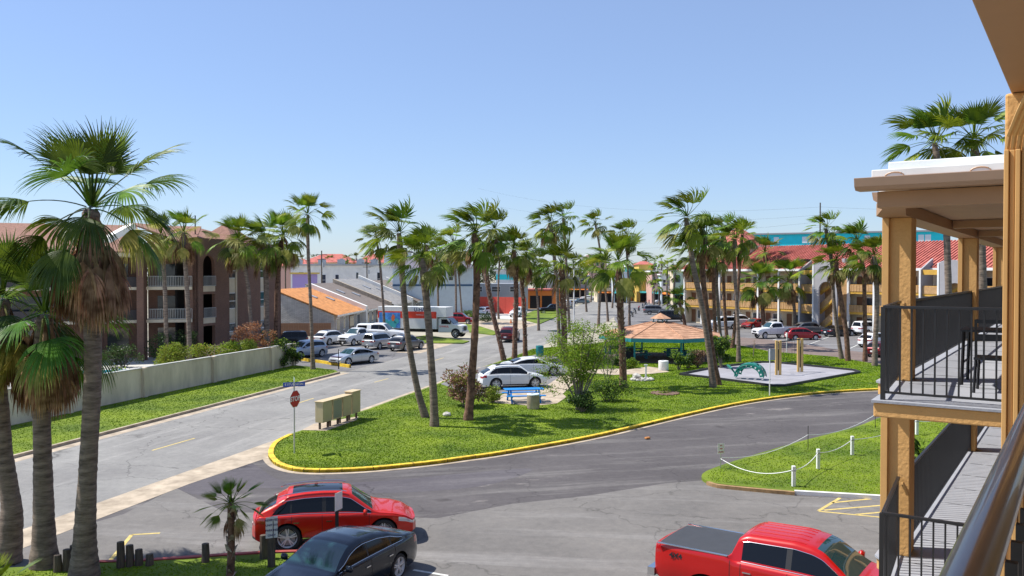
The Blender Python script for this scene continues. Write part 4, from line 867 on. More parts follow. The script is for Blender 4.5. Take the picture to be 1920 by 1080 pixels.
# ---------------------------------------------------------------- vehicles
def prof(pts, xs, sig=.05):
    pts = sorted(pts); f = np.interp(xs, [p[0] for p in pts], [p[1] for p in pts])
    if sig:
        k = np.arange(-4, 5) * .02; g = np.exp(-(k / sig) ** 2 / 2); g /= g.sum()
        out = np.zeros_like(xs)
        for dx, w in zip(k, g): out += w * np.interp(xs + dx, [p[0] for p in pts], [p[1] for p in pts])
        return out
    return f
CARS = {
 'suv': dict(L=4.63, W=1.90, bot=.25, wx=(1.42, -1.39), rw=.385,
   B=[(-2.32, .86), (-2.26, 1.0), (-1.0, 1.03), (.8, .98), (1.2, .95), (1.7, .90), (2.1, .80), (2.32, .66)],
   T=[(-2.32, .90), (-2.27, 1.04), (-2.14, 1.18), (-1.82, 1.46), (-1.45, 1.575), (-.9, 1.635), (-.4, 1.65), (.15, 1.63), (.45, 1.56), (1.16, 1.03), (1.32, .985), (1.75, .93), (2.1, .83), (2.32, .68)],
   ws=(.50, 1.12), rg=(-2.26, -1.92), win=[(-1.86, -1.30), (-1.25, -.36), (-.28, 1.02)], slant=.11, roofglass=(-1.25, .2), seams=(-.38, .98, -1.28), gx=(2.28, .62)),
 'sedan': dict(L=4.92, W=1.86, bot=.20, wx=(1.48, -1.38), rw=.345,
   B=[(-2.46, .78), (-2.42, .93), (-2.0, .98), (-1, .965), (.7, .93), (1.1, .90), (1.9, .78), (2.25, .68), (2.46, .55)],
   T=[(-2.46, .80), (-2.42, .96), (-2.2, 1.03), (-1.82, 1.08), (-1.15, 1.33), (-.6, 1.43), (0, 1.46), (.3, 1.42), (.55, 1.34), (1.2, .96), (1.35, .94), (1.9, .83), (2.25, .72), (2.46, .57)],
   ws=(.42, 1.17), rg=(-1.80, -1.05), win=[(-1.62, -1.12), (-1.08, -.16), (-.08, 1.05)], roofglass=None, seams=(-.12, 1.02, -1.2), gx=(2.42, .55)),
 'pickup': dict(L=5.89, W=2.03, bot=.46, wx=(1.93, -1.75), rw=.41,
   B=[(-2.94, 1.22), (-2.9, 1.38), (-1.3, 1.38), (-1.2, 1.30), (1.0, 1.25), (1.3, 1.22), (2.3, 1.16), (2.75, 1.08), (2.94, .98)],
   T=[(-2.94, 1.24), (-2.9, 1.40), (-1.25, 1.40), (-1.23, 1.45), (-1.15, 1.84), (-.95, 1.94), (0, 1.965), (.35, 1.91), (.55, 1.83), (1.15, 1.30), (1.3, 1.27), (2.3, 1.22), (2.75, 1.14), (2.94, 1.0)],
   ws=(.42, 1.14), rg=(-1.22, -1.08), win=[(-1.0, -.12), (-.02, 1.02)], roofglass=None, bed=(-2.82, -1.32), seams=(-.06, 1.06, -1.0, -1.24), gx=(2.9, .7)),
 'topper_pickup': dict(L=5.95, W=2.0, bot=.44, wx=(1.93, -1.75), rw=.40,
   B=[(-2.97, 1.2), (-2.92, 1.34), (-1.3, 1.32), (-1.2, 1.28), (1.0, 1.22), (1.3, 1.18), (2.3, 1.12), (2.75, 1.02), (2.97, .92)],
   T=[(-2.97, 1.22), (-2.92, 1.38), (-2.78, 1.78), (-2.6, 1.84), (-1.35, 1.84), (-1.2, 1.80), (-1.1, 1.84), (-.8, 1.91), (0, 1.93), (.35, 1.88), (.55, 1.78), (1.15, 1.26), (1.3, 1.23), (2.3, 1.16), (2.75, 1.06), (2.97, .94)],
   ws=(.45, 1.14), rg=(-2.9, -2.76), win=[(-2.65, -1.5), (-1.0, -.12), (-.02, 1.02)], roofglass=None, seams=(-.06, 1.06, -1.24), gx=(2.92, .68)),
 'large_suv': dict(L=5.3, W=2.02, bot=.34, wx=(1.62, -1.5), rw=.39,
   B=[(-2.65, 1.0), (-2.6, 1.12), (-1, 1.14), (.9, 1.12), (1.3, 1.1), (2.2, 1.02), (2.5, .9), (2.65, .78)],
   T=[(-2.65, 1.05), (-2.6, 1.2), (-2.45, 1.75), (-2.3, 1.86), (-1, 1.90), (.2, 1.88), (.5, 1.8), (1.15, 1.18), (1.3, 1.14), (2.2, 1.07), (2.5, .95), (2.65, .8)],
   ws=(.52, 1.12), rg=(-2.6, -2.42), win=[(-2.35, -1.35), (-1.28, -.4), (-.32, 1.02)], roofglass=None, seams=(-.36, 1.0, -1.3), gx=(2.6, .62)),
 'hatchback': dict(L=4.1, W=1.75, bot=.2, wx=(1.3, -1.22), rw=.32,
   B=[(-2.05, .8), (-2.0, .92), (-1, .97), (.7, .93), (1.1, .88), (1.7, .76), (2.05, .55)],
   T=[(-2.05, .84), (-2.0, .96), (-1.8, 1.22), (-1.5, 1.42), (-.6, 1.5), (.1, 1.48), (.4, 1.38), (1.1, .95), (1.25, .91), (1.7, .8), (2.05, .57)],
   ws=(.38, 1.06), rg=(-1.97, -1.6), win=[(-1.65, -1.2), (-1.12, -.25), (-.17, .98)], roofglass=None, seams=(-.2, .95), gx=(2.0, .5)),
}
def car_geometry(c):
    L, W = c['L'], c['W']; n = int(L / .055); xs = np.linspace(-L / 2, L / 2, n + 1)
    B = prof(c['B'], xs, .04); T = np.maximum(prof(c['T'], xs, .035), B + .012)
    s = np.abs(xs) / (L / 2); hw = W / 2 * (1 - .03 * s ** 2 - .15 * s ** 9)
    bot = np.full(n + 1, c['bot']) + .10 * np.clip((s - .86) / .14, 0, 1) ** 2
    ra = c['rw'] + .065
    for wx in c['wx']:
        d = np.abs(xs - wx); a = np.where(d < ra, c['rw'] + np.sqrt(np.maximum(ra ** 2 - d ** 2, 0)), 0); bot = np.maximum(bot, a)
    NS = 9; sidef = [.93, .955, .985, 1.0, 1.0, .99, .985, .975, .955]; tz = [0, .12, .28, .45, .60, .75, .86, .95, 1.0]
    rows = []
    for i, x in enumerate(xs):
        r = []; b0 = bot[i]; base = c['bot']
        for k in range(NS):
            z = b0 + (B[i] - b0) * tz[k]; q = (z - base) / max(.01, B[i] - base); q = min(1, max(0, q))
            f = np.interp(q, tz, sidef)
            fl = sum(.022 * math.exp(-((x - wx) / (ra * 1.05)) ** 4) * math.exp(-((z - c['rw'] - .2) / .35) ** 2) for wx in c['wx'])
            r.append((hw[i] * f + fl, z))
        h = T[i] - B[i]; yb = hw[i] * .955 - min(.035, h * .3); tum = .36
        cr = min(.10, h * .4)
        for g_ in (.06, .14, .33, .52, .71, .9, 1.0):
            z = B[i] + g_ * (h - cr); r.append((yb - tum * (z - B[i]) - (.035 if h > .2 else 0) * 0, z))
        ys, zs = r[-1]
        in_ = min(.12, cr * 1.2)
        r.append((ys - in_ * .35, zs + cr * .55)); r.append((ys - in_, zs + cr * .88))
        yt = ys - in_
        for q in (.82, .6, .3, 0): r.append((yt * q, zs + cr * (.88 + .12 * (1 - q ** 2)) + .022 * (1 - q ** 2) + (.0)))
        rows.append(r)
    NR = len(rows[0]); V = []
    for i, x in enumerate(xs):
        for sgn in (1, -1):
            for kk, (y, z) in enumerate(rows[i]):
                V.append((x + c.get('slant', 0) * .5 * min(4.5, max(0, kk - 9.5)) * math.exp(-((x + 1.80) / .30) ** 2), sgn * y, z))
    idx = lambda i, sg, k: (i * 2 + sg) * NR + k
    groups = {}
    def put(tag_, f): groups.setdefault(tag_, []).append(f)
    for i in range(n):
        xm = (xs[i] + xs[i + 1]) / 2; h = (T[i] + T[i + 1] - B[i] - B[i + 1]) / 2
        for sg in (0, 1):
            for k in range(NR - 1):
                t = 'body'
                if 10 <= k <= 13 and h > .13:
                    for wi, (a, b) in enumerate(c['win']):
                        if a < xm < b: t = 'side_window%d_%d' % (wi, sg)
                    for (a0_, b0_), (a1_, b1_) in zip(c['win'][:-1], c['win'][1:]):
                        if b0_ <= xm <= a1_ and a1_ - b0_ < .2: t = 'pillar_%d_%.2f' % (sg, b0_)
                if k >= NR - 5:
                    if c['ws'][0] < xm < c['ws'][1]: t = 'windshield'
                    elif c['rg'][0] < xm < c['rg'][1]: t = 'rear_window'
                    elif c['roofglass'] and c['roofglass'][0] < xm < c['roofglass'][1] and k >= NR - 4: t = 'roof_glass'
                if c.get('bed') and c['bed'][0] < xm < c['bed'][1] and k >= NR - 5: t = 'bed_cover'
                if xm > L / 2 - .42 and 5 <= k <= 6: t = 'headlight_%d' % sg
                if xm < -L / 2 + (.16 if c.get('bed') else .28) and 5 <= k <= 7: t = 'tail_light_%d' % sg
                if k == 0 and (c['wx'][1] + ra < xm < c['wx'][0] - ra): t = 'sill_%d' % sg
                f = (idx(i, sg, k), idx(i + 1, sg, k), idx(i + 1, sg, k + 1), idx(i, sg, k + 1))
                put(t, f if sg == 1 else f[::-1])
    # rounded front and rear faces
    for end, i in (('front', n), ('rear', 0)):
        sx = 1 if end == 'front' else -1; NC = 8; g = {}
        for k in range(NR):
            y, z = rows[i][k]
            for j in range(NC + 1):
                q = 1 - 2 * j / NC
                g[(k, j)] = len(V); zz = k / (NR - 1)
                bul = .10 * (1 - q ** 4) + .03 * (1 if k < 4 else 0) * (1 - q ** 4)
                V.append((xs[i] + sx * bul * min(1, (NR - 1 - k) / 4), y * q, z))
        for k in range(NR - 1):
            for j in range(NC):
                t = 'body'; q = abs(1 - 2 * (j + .5) / NC)
                if end == 'front':
                    if 3 <= k <= 6 and q < .6: t = 'grille'
                    if 0 <= k <= 1 and q < .75: t = 'lower_intake'
                    if k in (5, 6) and q >= .6: t = 'headlight_%d' % (0 if j < NC / 2 else 1)
                else:
                    if k in (5, 6, 7) and q > (.78 if c.get('bed') or 'topper' in c else .62): t = 'tail_light_%d' % (0 if j < NC / 2 else 1)
                    if k == 0: t = 'lower_intake'
                f = (g[(k, j)], g[(k, j + 1)], g[(k + 1, j + 1)], g[(k + 1, j)])
                put(t, f if sx < 0 else f[::-1])
    return V, groups, rows, xs, hw
def sub_mesh(name, V, F):
    mp = {}; v2 = []; f2 = []
    for f in F:
        g = []
        for i in f:
            key = tuple(round(a, 4) for a in V[i])
            if key not in mp: mp[key] = len(v2); v2.append(V[i])
            if mp[key] not in g: g.append(mp[key])
        if len(g) > 2: f2.append(tuple(g))
    me = mesh_np(name, v2, f2)
    bm = bmesh.new(); bm.from_mesh(me); bmesh.ops.recalc_face_normals(bm, faces=bm.faces)
    # outward: test with centroid
    s_ = sum((f.normal.dot(f.calc_center_median() - Vector((0, 0, .7))) * f.calc_area()) for f in bm.faces)
    if s_ < 0: bmesh.ops.reverse_faces(bm, faces=bm.faces)
    bm.to_mesh(me); bm.free(); me.shade_smooth(); me.set_sharp_from_angle(angle=R(32)); return me
def wheel_meshes(r, spokes=5, dbl=True, far=False):
    T = MB(); w = .11; pr = [(r * .74, -w), (r * .93, -w), (r * .99, -w * .75), (r, -w * .4), (r, w * .4), (r * .99, w * .75), (r * .93, w), (r * .74, w)]
    n = 14 if far else 32
    V = []; m = len(pr)
    for i in range(n):
        t = 2 * math.pi * i / n; V += [(a * math.cos(t), b, a * math.sin(t)) for a, b in pr]
    F = [(i * m + k, i * m + k + 1, ((i + 1) % n) * m + k + 1, ((i + 1) % n) * m + k) for i in range(n) for k in range(m - 1)]
    T.add(V, F); tyre = sub_mesh('tyre', T.v, T.f)
    Rm = MB(); pr = [(r * .77, w * .92), (r * .74, w * .6), (r * .68, w * .3), (r * .68, -w * .8), (r * .76, -w * .9)]; V = []; m = len(pr)
    for i in range(n):
        t = 2 * math.pi * i / n; V += [(a * math.cos(t), b, a * math.sin(t)) for a, b in pr]
    Rm.add(V, [(i * m + k, i * m + k + 1, ((i + 1) % n) * m + k + 1, ((i + 1) % n) * m + k) for i in range(n) for k in range(m - 1)])
    for k in range(spokes):
        for o in ((-.16, .16) if dbl and not far else (0,)):
            a = 2 * math.pi * k / spokes + .3
            p0 = Vector((r * .13 * math.cos(a + o), w * .62, r * .13 * math.sin(a + o))); p1 = Vector((r * .73 * math.cos(a + o * .9), w * .62, r * .73 * math.sin(a + o * .9)))
            Rm.bar(p0, p1, .042 if dbl and not far else .085, .03)
    Rm.cyl((0, -w * .2, 0), (0, w * .7, 0), r * .17, n=10)
    rim = mesh_np('rim', Rm.v, Rm.f)
    D = MB().cyl((0, -w * .1, 0), (0, w * .05, 0), r * .6, n=16); disc = mesh_np('brake_disc', D.v, D.f)
    return tyre, rim, disc
PROTO = {}
NAMES = {'windshield': ('windshield', 'wglass'), 'rear_window': ('rear_window', 'glass'), 'roof_glass': ('roof_glass', 'glass'), 'bed_cover': ('bed_cover', 'bedc'), 'sill': ('sill', 'plastic'), 'grille': ('grille', 'plastic'), 'lower_intake': ('lower_bumper', 'plastic'), 'body': ('body', None)}
M['bedc'] = mat('vinyl_bed_cover', (.045, .047, .052), .6, .1, 4)
for key, c in CARS.items():
    V, groups, rows, xs, hw = car_geometry(c); parts = []
    for t, F in groups.items():
        if t.startswith('side_window'): nm, mk = 'side_window', 'glass'
        elif t.startswith('headlight'): nm, mk = 'headlight', 'hlight'
        elif t.startswith('pillar'): nm, mk = 'door_pillar', 'plastic'
        elif t.startswith('sill'): nm, mk = 'sill', 'plastic'
        elif t.startswith('tail'): nm, mk = 'tail_light', 'tlight'
        else: nm, mk = NAMES[t]
        me = sub_mesh(nm, V, F)
        if mk: me.materials.append(M[mk])
        else: me.materials.append(None)
        parts.append((nm, me, mk))
    r = c['rw']; L, W_ = c['L'], c['W']
    mb = MB().box((0, 0, c['bot'] + .25), (L * .93, W_ - .50, .42)).box((.05, 0, c['bot'] + .12), (L * .36, W_ - .1, .16)); parts.append(('underbody', mesh_np('underbody', mb.v, mb.f), 'dark'))
    # body line details: seam shade strips, handles, mirrors, window trims, plates
    def side_pt(x, z):
        i = int(np.argmin(np.abs(xs - x))); rr = rows[i]; ys = [a for a, b in rr[:9]]; zs = [b for a, b in rr[:9]]
        return float(np.interp(z, zs, ys))
    seam_shade = MB()  # raised dark strips painted in for the shade inside the door seams
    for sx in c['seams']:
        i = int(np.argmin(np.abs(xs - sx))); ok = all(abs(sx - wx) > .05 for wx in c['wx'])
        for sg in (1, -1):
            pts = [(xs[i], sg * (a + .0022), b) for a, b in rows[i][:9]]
            for p, q in zip(pts[:-1], pts[1:]): seam_shade.add([(p[0] - .006, p[1], p[2]), (p[0] + .006, p[1], p[2]), (q[0] + .006, q[1], q[2]), (q[0] - .006, q[1], q[2])], [(0, 1, 2, 3)])
    parts.append(('seam_shade_strip', mesh_np('seam_shade_strip', seam_shade.v, seam_shade.f), 'dark'))
    for sg in (1, -1):
        tr = MB()
        lo = []
        a0, b0 = c['win'][0][0], c['win'][-1][1]
        if key == 'topper_pickup': a0 = -1.0
        idxs = [i for i in range(len(xs)) if a0 - .03 < xs[i] < b0 + .08 and rows[i][15][1] - rows[i][8][1] > .05]
        lo = [(xs[i], sg * (rows[i][9][0] + .006), rows[i][9][1] + .006) for i in idxs]; up = [(xs[i], sg * (rows[i][14][0] + .006), rows[i][14][1]) for i in idxs]
        tr.tube(lo, .008, 4); tr.tube(up, .008, 4)
        parts.append(('window_trim', mesh_np('window_trim', tr.v, tr.f), 'TRIM'))
        zb = float(np.interp(1.0, xs, [rr[8][1] for rr in rows])); zh = zb - .13
        for hx in ((c['win'][-1][0] + .10), (c['win'][-2][0] + .12)):
            y = side_pt(hx, zh); hm = MB().box((hx, sg * (y + .02), zh), (.17, .02, .028)).box((hx - .07, sg * (y + .008), zh), (.02, .03, .025)).box((hx + .07, sg * (y + .008), zh), (.02, .03, .025))
            parts.append(('door_handle', mesh_np('door_handle', hm.v, hm.f), 'HANDLE'))
        mxs = c['ws'][1] - .25; ym = hw[int(np.argmin(np.abs(xs - mxs)))]
        mm = MB(); mw = .15 if r < .4 else .22
        mm.box((mxs, sg * (ym + .10), zb + .10), (.11, .18, mw)); mm.box((mxs, sg * (ym - .02), zb + .04), (.06, .14, .04))
        bm = bmesh.new(); me = mesh_np('mirror', mm.v, mm.f); bm.from_mesh(me); bmesh.ops.bevel(bm, geom=bm.edges[:], offset=.025, segments=2, affect='EDGES'); bm.to_mesh(me); bm.free(); me.shade_smooth(); me.materials.append(None)
        parts.append(('mirror', me, None))
    pl = MB().box((-L / 2 - .125, 0, .62 if r < .4 else .75), (.012, .32, .155)); parts.append(('licence_plate', mesh_np('licence_plate', pl.v, pl.f), 'white'))
    if key in ('suv', 'large_suv'):
        for sg in (1, -1):
            idxs = [i for i in range(len(xs)) if -1.7 < xs[i] < .35][::3]
            rl = MB().tube([(xs[i], sg * (rows[i][15][0] - .05), rows[i][17][1] + .045) for i in idxs], .014, 5); parts.append(('roof_rail', mesh_np('roof_rail', rl.v, rl.f), 'RAIL'))
    if key == 'pickup':
        for sg in (1, -1):
            rb = MB().bar((-2.85, sg * .93, 1.41), (-1.3, sg * .93, 1.41), .06, .02); parts.append(('bed_rail', mesh_np('bed_rail', rb.v, rb.f), 'chrome'))
        rb = MB().box((-3.03, 0, .62), (.16, 1.75, .20)); parts.append(('rear_bumper', mesh_np('rear_bumper', rb.v, rb.f), 'chrome'))
        ri = MB()
        for k in range(6):
            yy = -.6 + .24 * k; P5 = []
            for i in range(len(xs)):
                if -.95 < xs[i] < .28: rr_ = [q for q in rows[i][15:]]; P5.append((xs[i], yy, float(np.interp(abs(yy), [q[0] for q in rr_][::-1], [q[1] for q in rr_][::-1])) + .002))
            ri.tube(P5[::2], .012, 5)
        parts.append(('roof_rib', mesh_np('roof_rib', ri.v, ri.f), 'PAINT'))
    PROTO[key] = (parts, wheel_meshes(r, 5, True), c)
    PROTO[key + '_far'] = (None, wheel_meshes(r, 6, False, True), c)
PAINT = {}
def paint(name, col, rough=.32, metal=.35):
    if name not in PAINT: PAINT[name] = mat(name, col, rough, 0, metal=metal, coat=.6, spec=.3)
    return PAINT[name]
P_RED = paint('metallic_red_paint', (.54, .012, .003), .34, .1); P_DRED = paint('dark_red_paint', (.30, .010, .015)); P_MAR = paint('maroon_paint', (.10, .008, .012))
P_BLK = paint('black_paint', (.012, .013, .016)); P_NAVY = paint('dark_slate_paint', (.012, .018, .030), .2, .3); P_WHT = paint('white_car_paint', (.72, .73, .74), .35, 0)
P_SIL = paint('silver_paint', (.52, .54, .56), .3, .6); P_GRY = paint('grey_paint', (.16, .165, .175), .3, .5); P_BLU = paint('pale_blue_grey_paint', (.38, .44, .52), .3, .4)
P_TRUCK = paint('bright_red_paint', (.44, .004, .003), .32, .05)
def car(key, pt, loc, heading, label, cat='car', group=None, near=False, trim='black', sc=(1, 1, 1), rim='rim', rails='plastic', name='parked_car'):
    parts, wh, c = PROTO[key]
    if not near: wh = PROTO[key + '_far'][1]
    e = empty(name, loc, R(heading), label, cat, group); e.scale = sc
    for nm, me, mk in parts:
        if not near and nm in ('seam_shade_strip', 'window_trim', 'door_handle'): continue
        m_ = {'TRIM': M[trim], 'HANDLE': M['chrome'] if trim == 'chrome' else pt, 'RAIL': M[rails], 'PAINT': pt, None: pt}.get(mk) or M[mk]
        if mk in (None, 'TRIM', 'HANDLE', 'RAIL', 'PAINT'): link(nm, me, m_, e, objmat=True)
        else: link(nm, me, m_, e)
    for wx in c['wx']:
        for sg in (1, -1):
            w = empty('wheel', (wx, sg * (c['W'] / 2 - .125), c['rw'])); w.parent = e
            if sg < 0: w.rotation_euler = (0, 0, math.pi)
            link('tyre', wh[0], M['rub'], w); link('rim', wh[1], M[rim], w, objmat=True)
            if near: link('brake_disc', wh[2], M['grey'], w)
    return e
def at(px, py, z=0): return G(px, py, z)
q5 = car('suv', P_RED, Vector((-5.45, 25.75 + .45, 0)), 12, 'metallic red crossover with panoramic glass roof behind the dark sedan', near=True, trim='chrome', rails='chrome')
for sg in (1, -1):
    MB().bar((-.95, sg * .935, .36), (.95, sg * .935, .36), .02, .03).build('sill_trim', M['chrome'], q5)
sd = car('sedan', P_NAVY, Vector((-4.45, 21.9, 0)), 243, 'dark slate sedan with chrome window line nosed into the bottom edge', near=True, trim='chrome')
ft = car('pickup', P_TRUCK, Vector((6.98, 20.28, 0)), -35, 'bright red crew cab pickup with black bed cover', 'pickup truck', near=True, trim='chrome', name='pickup_truck', sc=(1.18, 1.03, 1.0))
fb = bpy.data.curves.new('t', 'FONT')
def text(s, size, mat_, parent, M4, name='lettering', depth=.002, align='CENTER', bold=.0):
    c = bpy.data.curves.new(name, 'FONT'); c.body = s; c.size = size; c.align_x = align; c.align_y = 'CENTER'; c.extrude = depth; c.resolution_u = 3; c.offset = bold
    o = bpy.data.objects.new(name, c); me = bpy.data.meshes.new_from_object(o); bpy.data.objects.remove(o)
    o = link(name, me, mat_, parent); o.matrix_local = M4 if isinstance(M4, Matrix) else Matrix(M4); return o
def frame4(org, x, y):
    x = Vector(x).normalized(); y = Vector(y).normalized(); z = x.cross(y)
    m = Matrix((x, y, z)).transposed().to_4x4(); m.translation = Vector(org); return m
text('4X4', .17, M['black'], ft, frame4((-2.42, -.972, 1.17), (1, 0, 0), (0, .12, 1)), 'emblem', bold=.006)
car('suv', P_WHT, at(961, 726, .13), 14, 'white crossover parked in the bay beside the blue picnic table', group='white cars in the island bay', trim='black', near=True)
car('sedan', P_WHT, at(998, 703, .13), 14, 'white sedan parked behind the white crossover in the island bay', group='white cars in the island bay', near=True)
gL = 'cars parked left of the street'
car('suv', P_WHT, at(621, 645), 62, 'small white SUV seen from behind by the brown fence', group=gL)
car('pickup', P_WHT, at(668, 646), 242, 'white pickup facing out beside the small white SUV', 'pickup truck', group=gL, name='pickup_truck', sc=(.82, .92, .98))
car('large_suv', P_SIL, at(712, 653), 64, 'silver SUV seen from behind right of white pickup', group=gL, sc=(.85, .92, .93))
car('suv', P_GRY, at(762, 656), 62, 'dark grey SUV seen from behind in front of topper pickup', group=gL)
car('topper_pickup', P_WHT, Vector((-15.4, 101.0, 0)), -14, 'long white pickup with windowed topper behind the parked cars', 'pickup truck', group=gL, name='pickup_truck', sc=(1.05, 1, 1.2))
ns = car('sedan', P_SIL, at(664, 682), 230, 'silver sedan with dark red hood at the street end of the lot', group=gL, sc=(.93, 1, 1), near=True)
MB().box((1.85, 0, .83), (.9, 1.35, .012)).build('hood', P_MAR, ns, bevel=.004, rot=(0, R(8.5), 0), loc=(-.09, 0, .285))
car('hatchback', P_BLU, at(572, 670), 236, 'pale blue hatchback nose-in behind the garden wall end', group=gL, sc=(1.1, 1.1, 1.12))
car('large_suv', P_BLK, at(540, 650), 200, 'black SUV behind the shrubs at the condo corner', group=gL, sc=(.8, .9, .92))
car('suv', P_MAR, at(955, 640), 78, 'maroon SUV with white bumper driving away up the street', group='cars further up the street', name='moving_car', sc=(1, 1, 1.1))
gU = 'cars further up the street'
car('suv', P_DRED, at(863, 607), -8, 'red SUV parked beyond the moving truck', group=gU, sc=(1, 1, 1.1))
car('suv', P_WHT, at(910, 590), 70, 'white SUV parked before the coral red wall', group=gU)
car('large_suv', P_WHT, at(972, 594), 250, 'white van-like SUV with orange cone beside it', group=gU)
car('pickup', P_BLK, at(1036, 588), 185, 'black pickup before the orange shop', 'pickup truck', group=gU, name='pickup_truck')
car('suv', P_SIL, at(1068, 575), 70, 'silver SUV half hidden behind the thick palm', group=gU)
car('sedan', P_WHT, at(1104, 563), 0, 'white sedan far off by the shop lawn', group=gU)
car('sedan', P_GRY, at(1088, 570), 200, 'grey sedan far off near the white sedan', group=gU)
gH = 'cars in the hotel car park'
car('large_suv', P_BLK, at(1262, 603), -3, 'long black SUV just above the gazebo roof', group=gH)
car('large_suv', P_GRY, at(1232, 590), -5, 'grey SUV behind the long black SUV', group=gH)
car('suv', P_GRY, at(1305, 600), 10, 'grey SUV between the cluster palms and black SUV', group=gH)
car('large_suv', P_WHT, at(1352, 617), 200, 'white SUV behind the palm trunks', group=gH)
car('pickup', P_WHT, at(1388, 614), 20, 'white pickup right of the smooth palm trunk', 'pickup truck', group=gH, name='pickup_truck', sc=(.9, 1, 1))
car('sedan', P_DRED, at(1416, 616), 208, 'red sedan nosed toward the lane before the white pickup', group=gH, sc=(.85, 1, 1.05))
car('suv', P_DRED, at(1446, 606), 25, 'red SUV furthest back in the hotel car park', group=gH)
car('sedan', P_SIL, at(1455, 616), 15, 'silver sedan behind the big white pickup', group=gH)
car('pickup', P_WHT, at(1448, 634), 197, 'big white crew cab pickup facing left in the hotel car park', 'pickup truck', group=gH, name='pickup_truck', sc=(.85, .95, 1.05), near=True)
car('hatchback', P_DRED, at(1505, 637), 3, 'small red car nearest the lane right of big white pickup', group=gH, near=True)
car('suv', P_GRY, at(1519, 626), 12, 'grey SUV behind the small red car', group=gH)
car('sedan', P_WHT, at(1532, 613), 5, 'white sedan in front of the arched stair tower', group=gH)
car('sedan', P_NAVY, at(1572, 630), 30, 'dark sedan with red tail lights between the leaning palms', group=gH)
car('suv', P_WHT, at(1640, 650), 40, 'white SUV half hidden by the ochre column', group=gH)
car('hatchback', P_MAR, at(1655, 668), 40, 'maroon car almost wholly hidden behind the ochre column', group=gH)
for k_, pt_c, px_, py_, hd_, lb_ in [('suv', P_SIL, 1328, 600, 15, 'silver SUV at the hotel corner behind the tallest palm'), ('large_suv', P_WHT, 1376, 603, 20, 'white SUV close under the hotel balconies behind the pale trunk'), ('sedan', P_GRY, 1486, 607, 10, 'grey sedan between big white pickup and hotel hedge'), ('suv', P_BLK, 1556, 615, 15, 'black SUV behind the dark sedan by the stair tower'), ('large_suv', P_WHT, 1630, 628, 30, 'white van-like vehicle left of the ochre column'), ('suv', P_GRY, 1616, 612, 15, 'grey SUV behind the motorcycles by the hotel hedge')]:
    car(k_, pt_c, at(px_, py_), hd_, lb_, group=gH)
# far rows of cars beyond the gazebo
rs = random.Random(9)
far = [(1188, 553, 'white'), (1205, 556, 'dark'), (1222, 553, 'silver'), (1240, 556, 'white'), (1258, 553, 'grey'), (1214, 566, 'dark'), (1246, 570, 'silver'), (1276, 560, 'white'), (1292, 568, 'red'), (1310, 575, 'silver'), (1160, 552, 'white')]
for px, py, cn in far:
    pt = {'white': P_WHT, 'dark': P_BLK, 'silver': P_SIL, 'grey': P_GRY, 'red': P_DRED}[cn]
    car(rs.choice(['suv', 'sedan', 'large_suv']), pt, at(px, py), rs.choice([-5, 5, 80, 185]), '%s car far back beyond the gazebo, %s' % (cn, {1188: 'leftmost of its row by the shops', 1205: 'second in the row by the shops', 1222: 'third in the row by the shops', 1240: 'fourth in the row by the shops', 1258: 'fifth in the row by the shops', 1214: 'behind the gazebo cupola', 1246: 'above the long black SUV', 1276: 'left of the hotel corner', 1292: 'at the hotel corner', 1310: 'under the hotel corner balcony', 1160: 'beside the thick palm'}[px]), group='far cars beyond the gazebo')
# ---------------------------------------------------------------- box truck for removals
bt = empty('moving_truck', Vector((-11.9, 108.0, .25)), R(-17), 'white and orange-red moving truck with blue picture panel and box', 'truck')
M['tr_white'] = mat('truck_box_white', (.72, .72, .70), .45, .04, 2); M['tr_red'] = mat('truck_stripe_red', (.72, .05, .02), .45); M['tr_blue'] = mat('truck_panel_blue', (.03, .17, .55), .4, .3, 1.2, col2=(.10, .34, .75))
M['lettblue'] = mat('navy_lettering', (.02, .03, .14), .5)
MB().box((-1.0, 0, 2.35), (8.0, 2.45, 2.75)).box((3.65, 0, 3.1), (1.3, 2.45, 1.25)).build('box', M['tr_white'], bt, bevel=.03)
for sg in (-1, 1):
    MB().box((-1.0, sg * 1.229, 2.72), (7.98, .012, .85)).build('stripe', M['tr_red'], bt)
    MB().box((-3.35, sg * 1.238, 2.0), (2.9, .012, 1.95)).build('picture_panel', M['tr_blue'], bt)
    mb = MB(); y = sg * 1.248
    for cx, cz, r_ in ((-3.9, 1.7, .45), (-3.0, 1.5, .6), (-2.4, 1.9, .35)): mb.cyl((cx, y - .004, cz), (cx, y + .004, cz), r_, n=12)
    mb.build('picture_blob', mat('truck_panel_teal', (.05, .38, .42), .4), bt)
    MB().add([(-3.0, y + sg * .005, 1.9), (-2.75, y + sg * .005, 1.9), (-2.6, y + sg * .005, 2.5), (-2.9, y + sg * .005, 2.8), (-3.15, y + sg * .005, 2.3)], [(0, 1, 2, 3, 4)]).build('picture_figure', mat('truck_panel_orange', (.65, .16, .05), .5), bt)
text('U-HAUL', .62, M['lettblue'], bt, frame4((1.1, -1.24, 3.36), (1, 0, 0), (0, 0, 1)), bold=.012)
text('MOVING & STORAGE', .2, M['white'], bt, frame4((1.2, -1.24, 2.72), (1, 0, 0), (0, 0, 1)))
MB().box((-5.02, 0, 2.3), (.04, 2.3, 2.5)).build('rear_door', M['tr_red'], bt)
MB().box((-1.0, 0, .72), (8.0, .9, .35)).box((-1.2, 0, .86), (5.5, 2.3, .25)).build('chassis', M['dark'], bt)
cabp = [(3.15, .55), (3.15, 2.25), (3.35, 2.38), (4.35, 2.36), (5.1, 1.62), (6.15, 1.48), (6.3, 1.3), (6.32, .62)]
mb = MB(); mb.ext([(x, -1.0, z) for x, z in cabp], (0, 2.0, 0)); mb.build('cab', M['tr_white'], bt, bevel=.07)
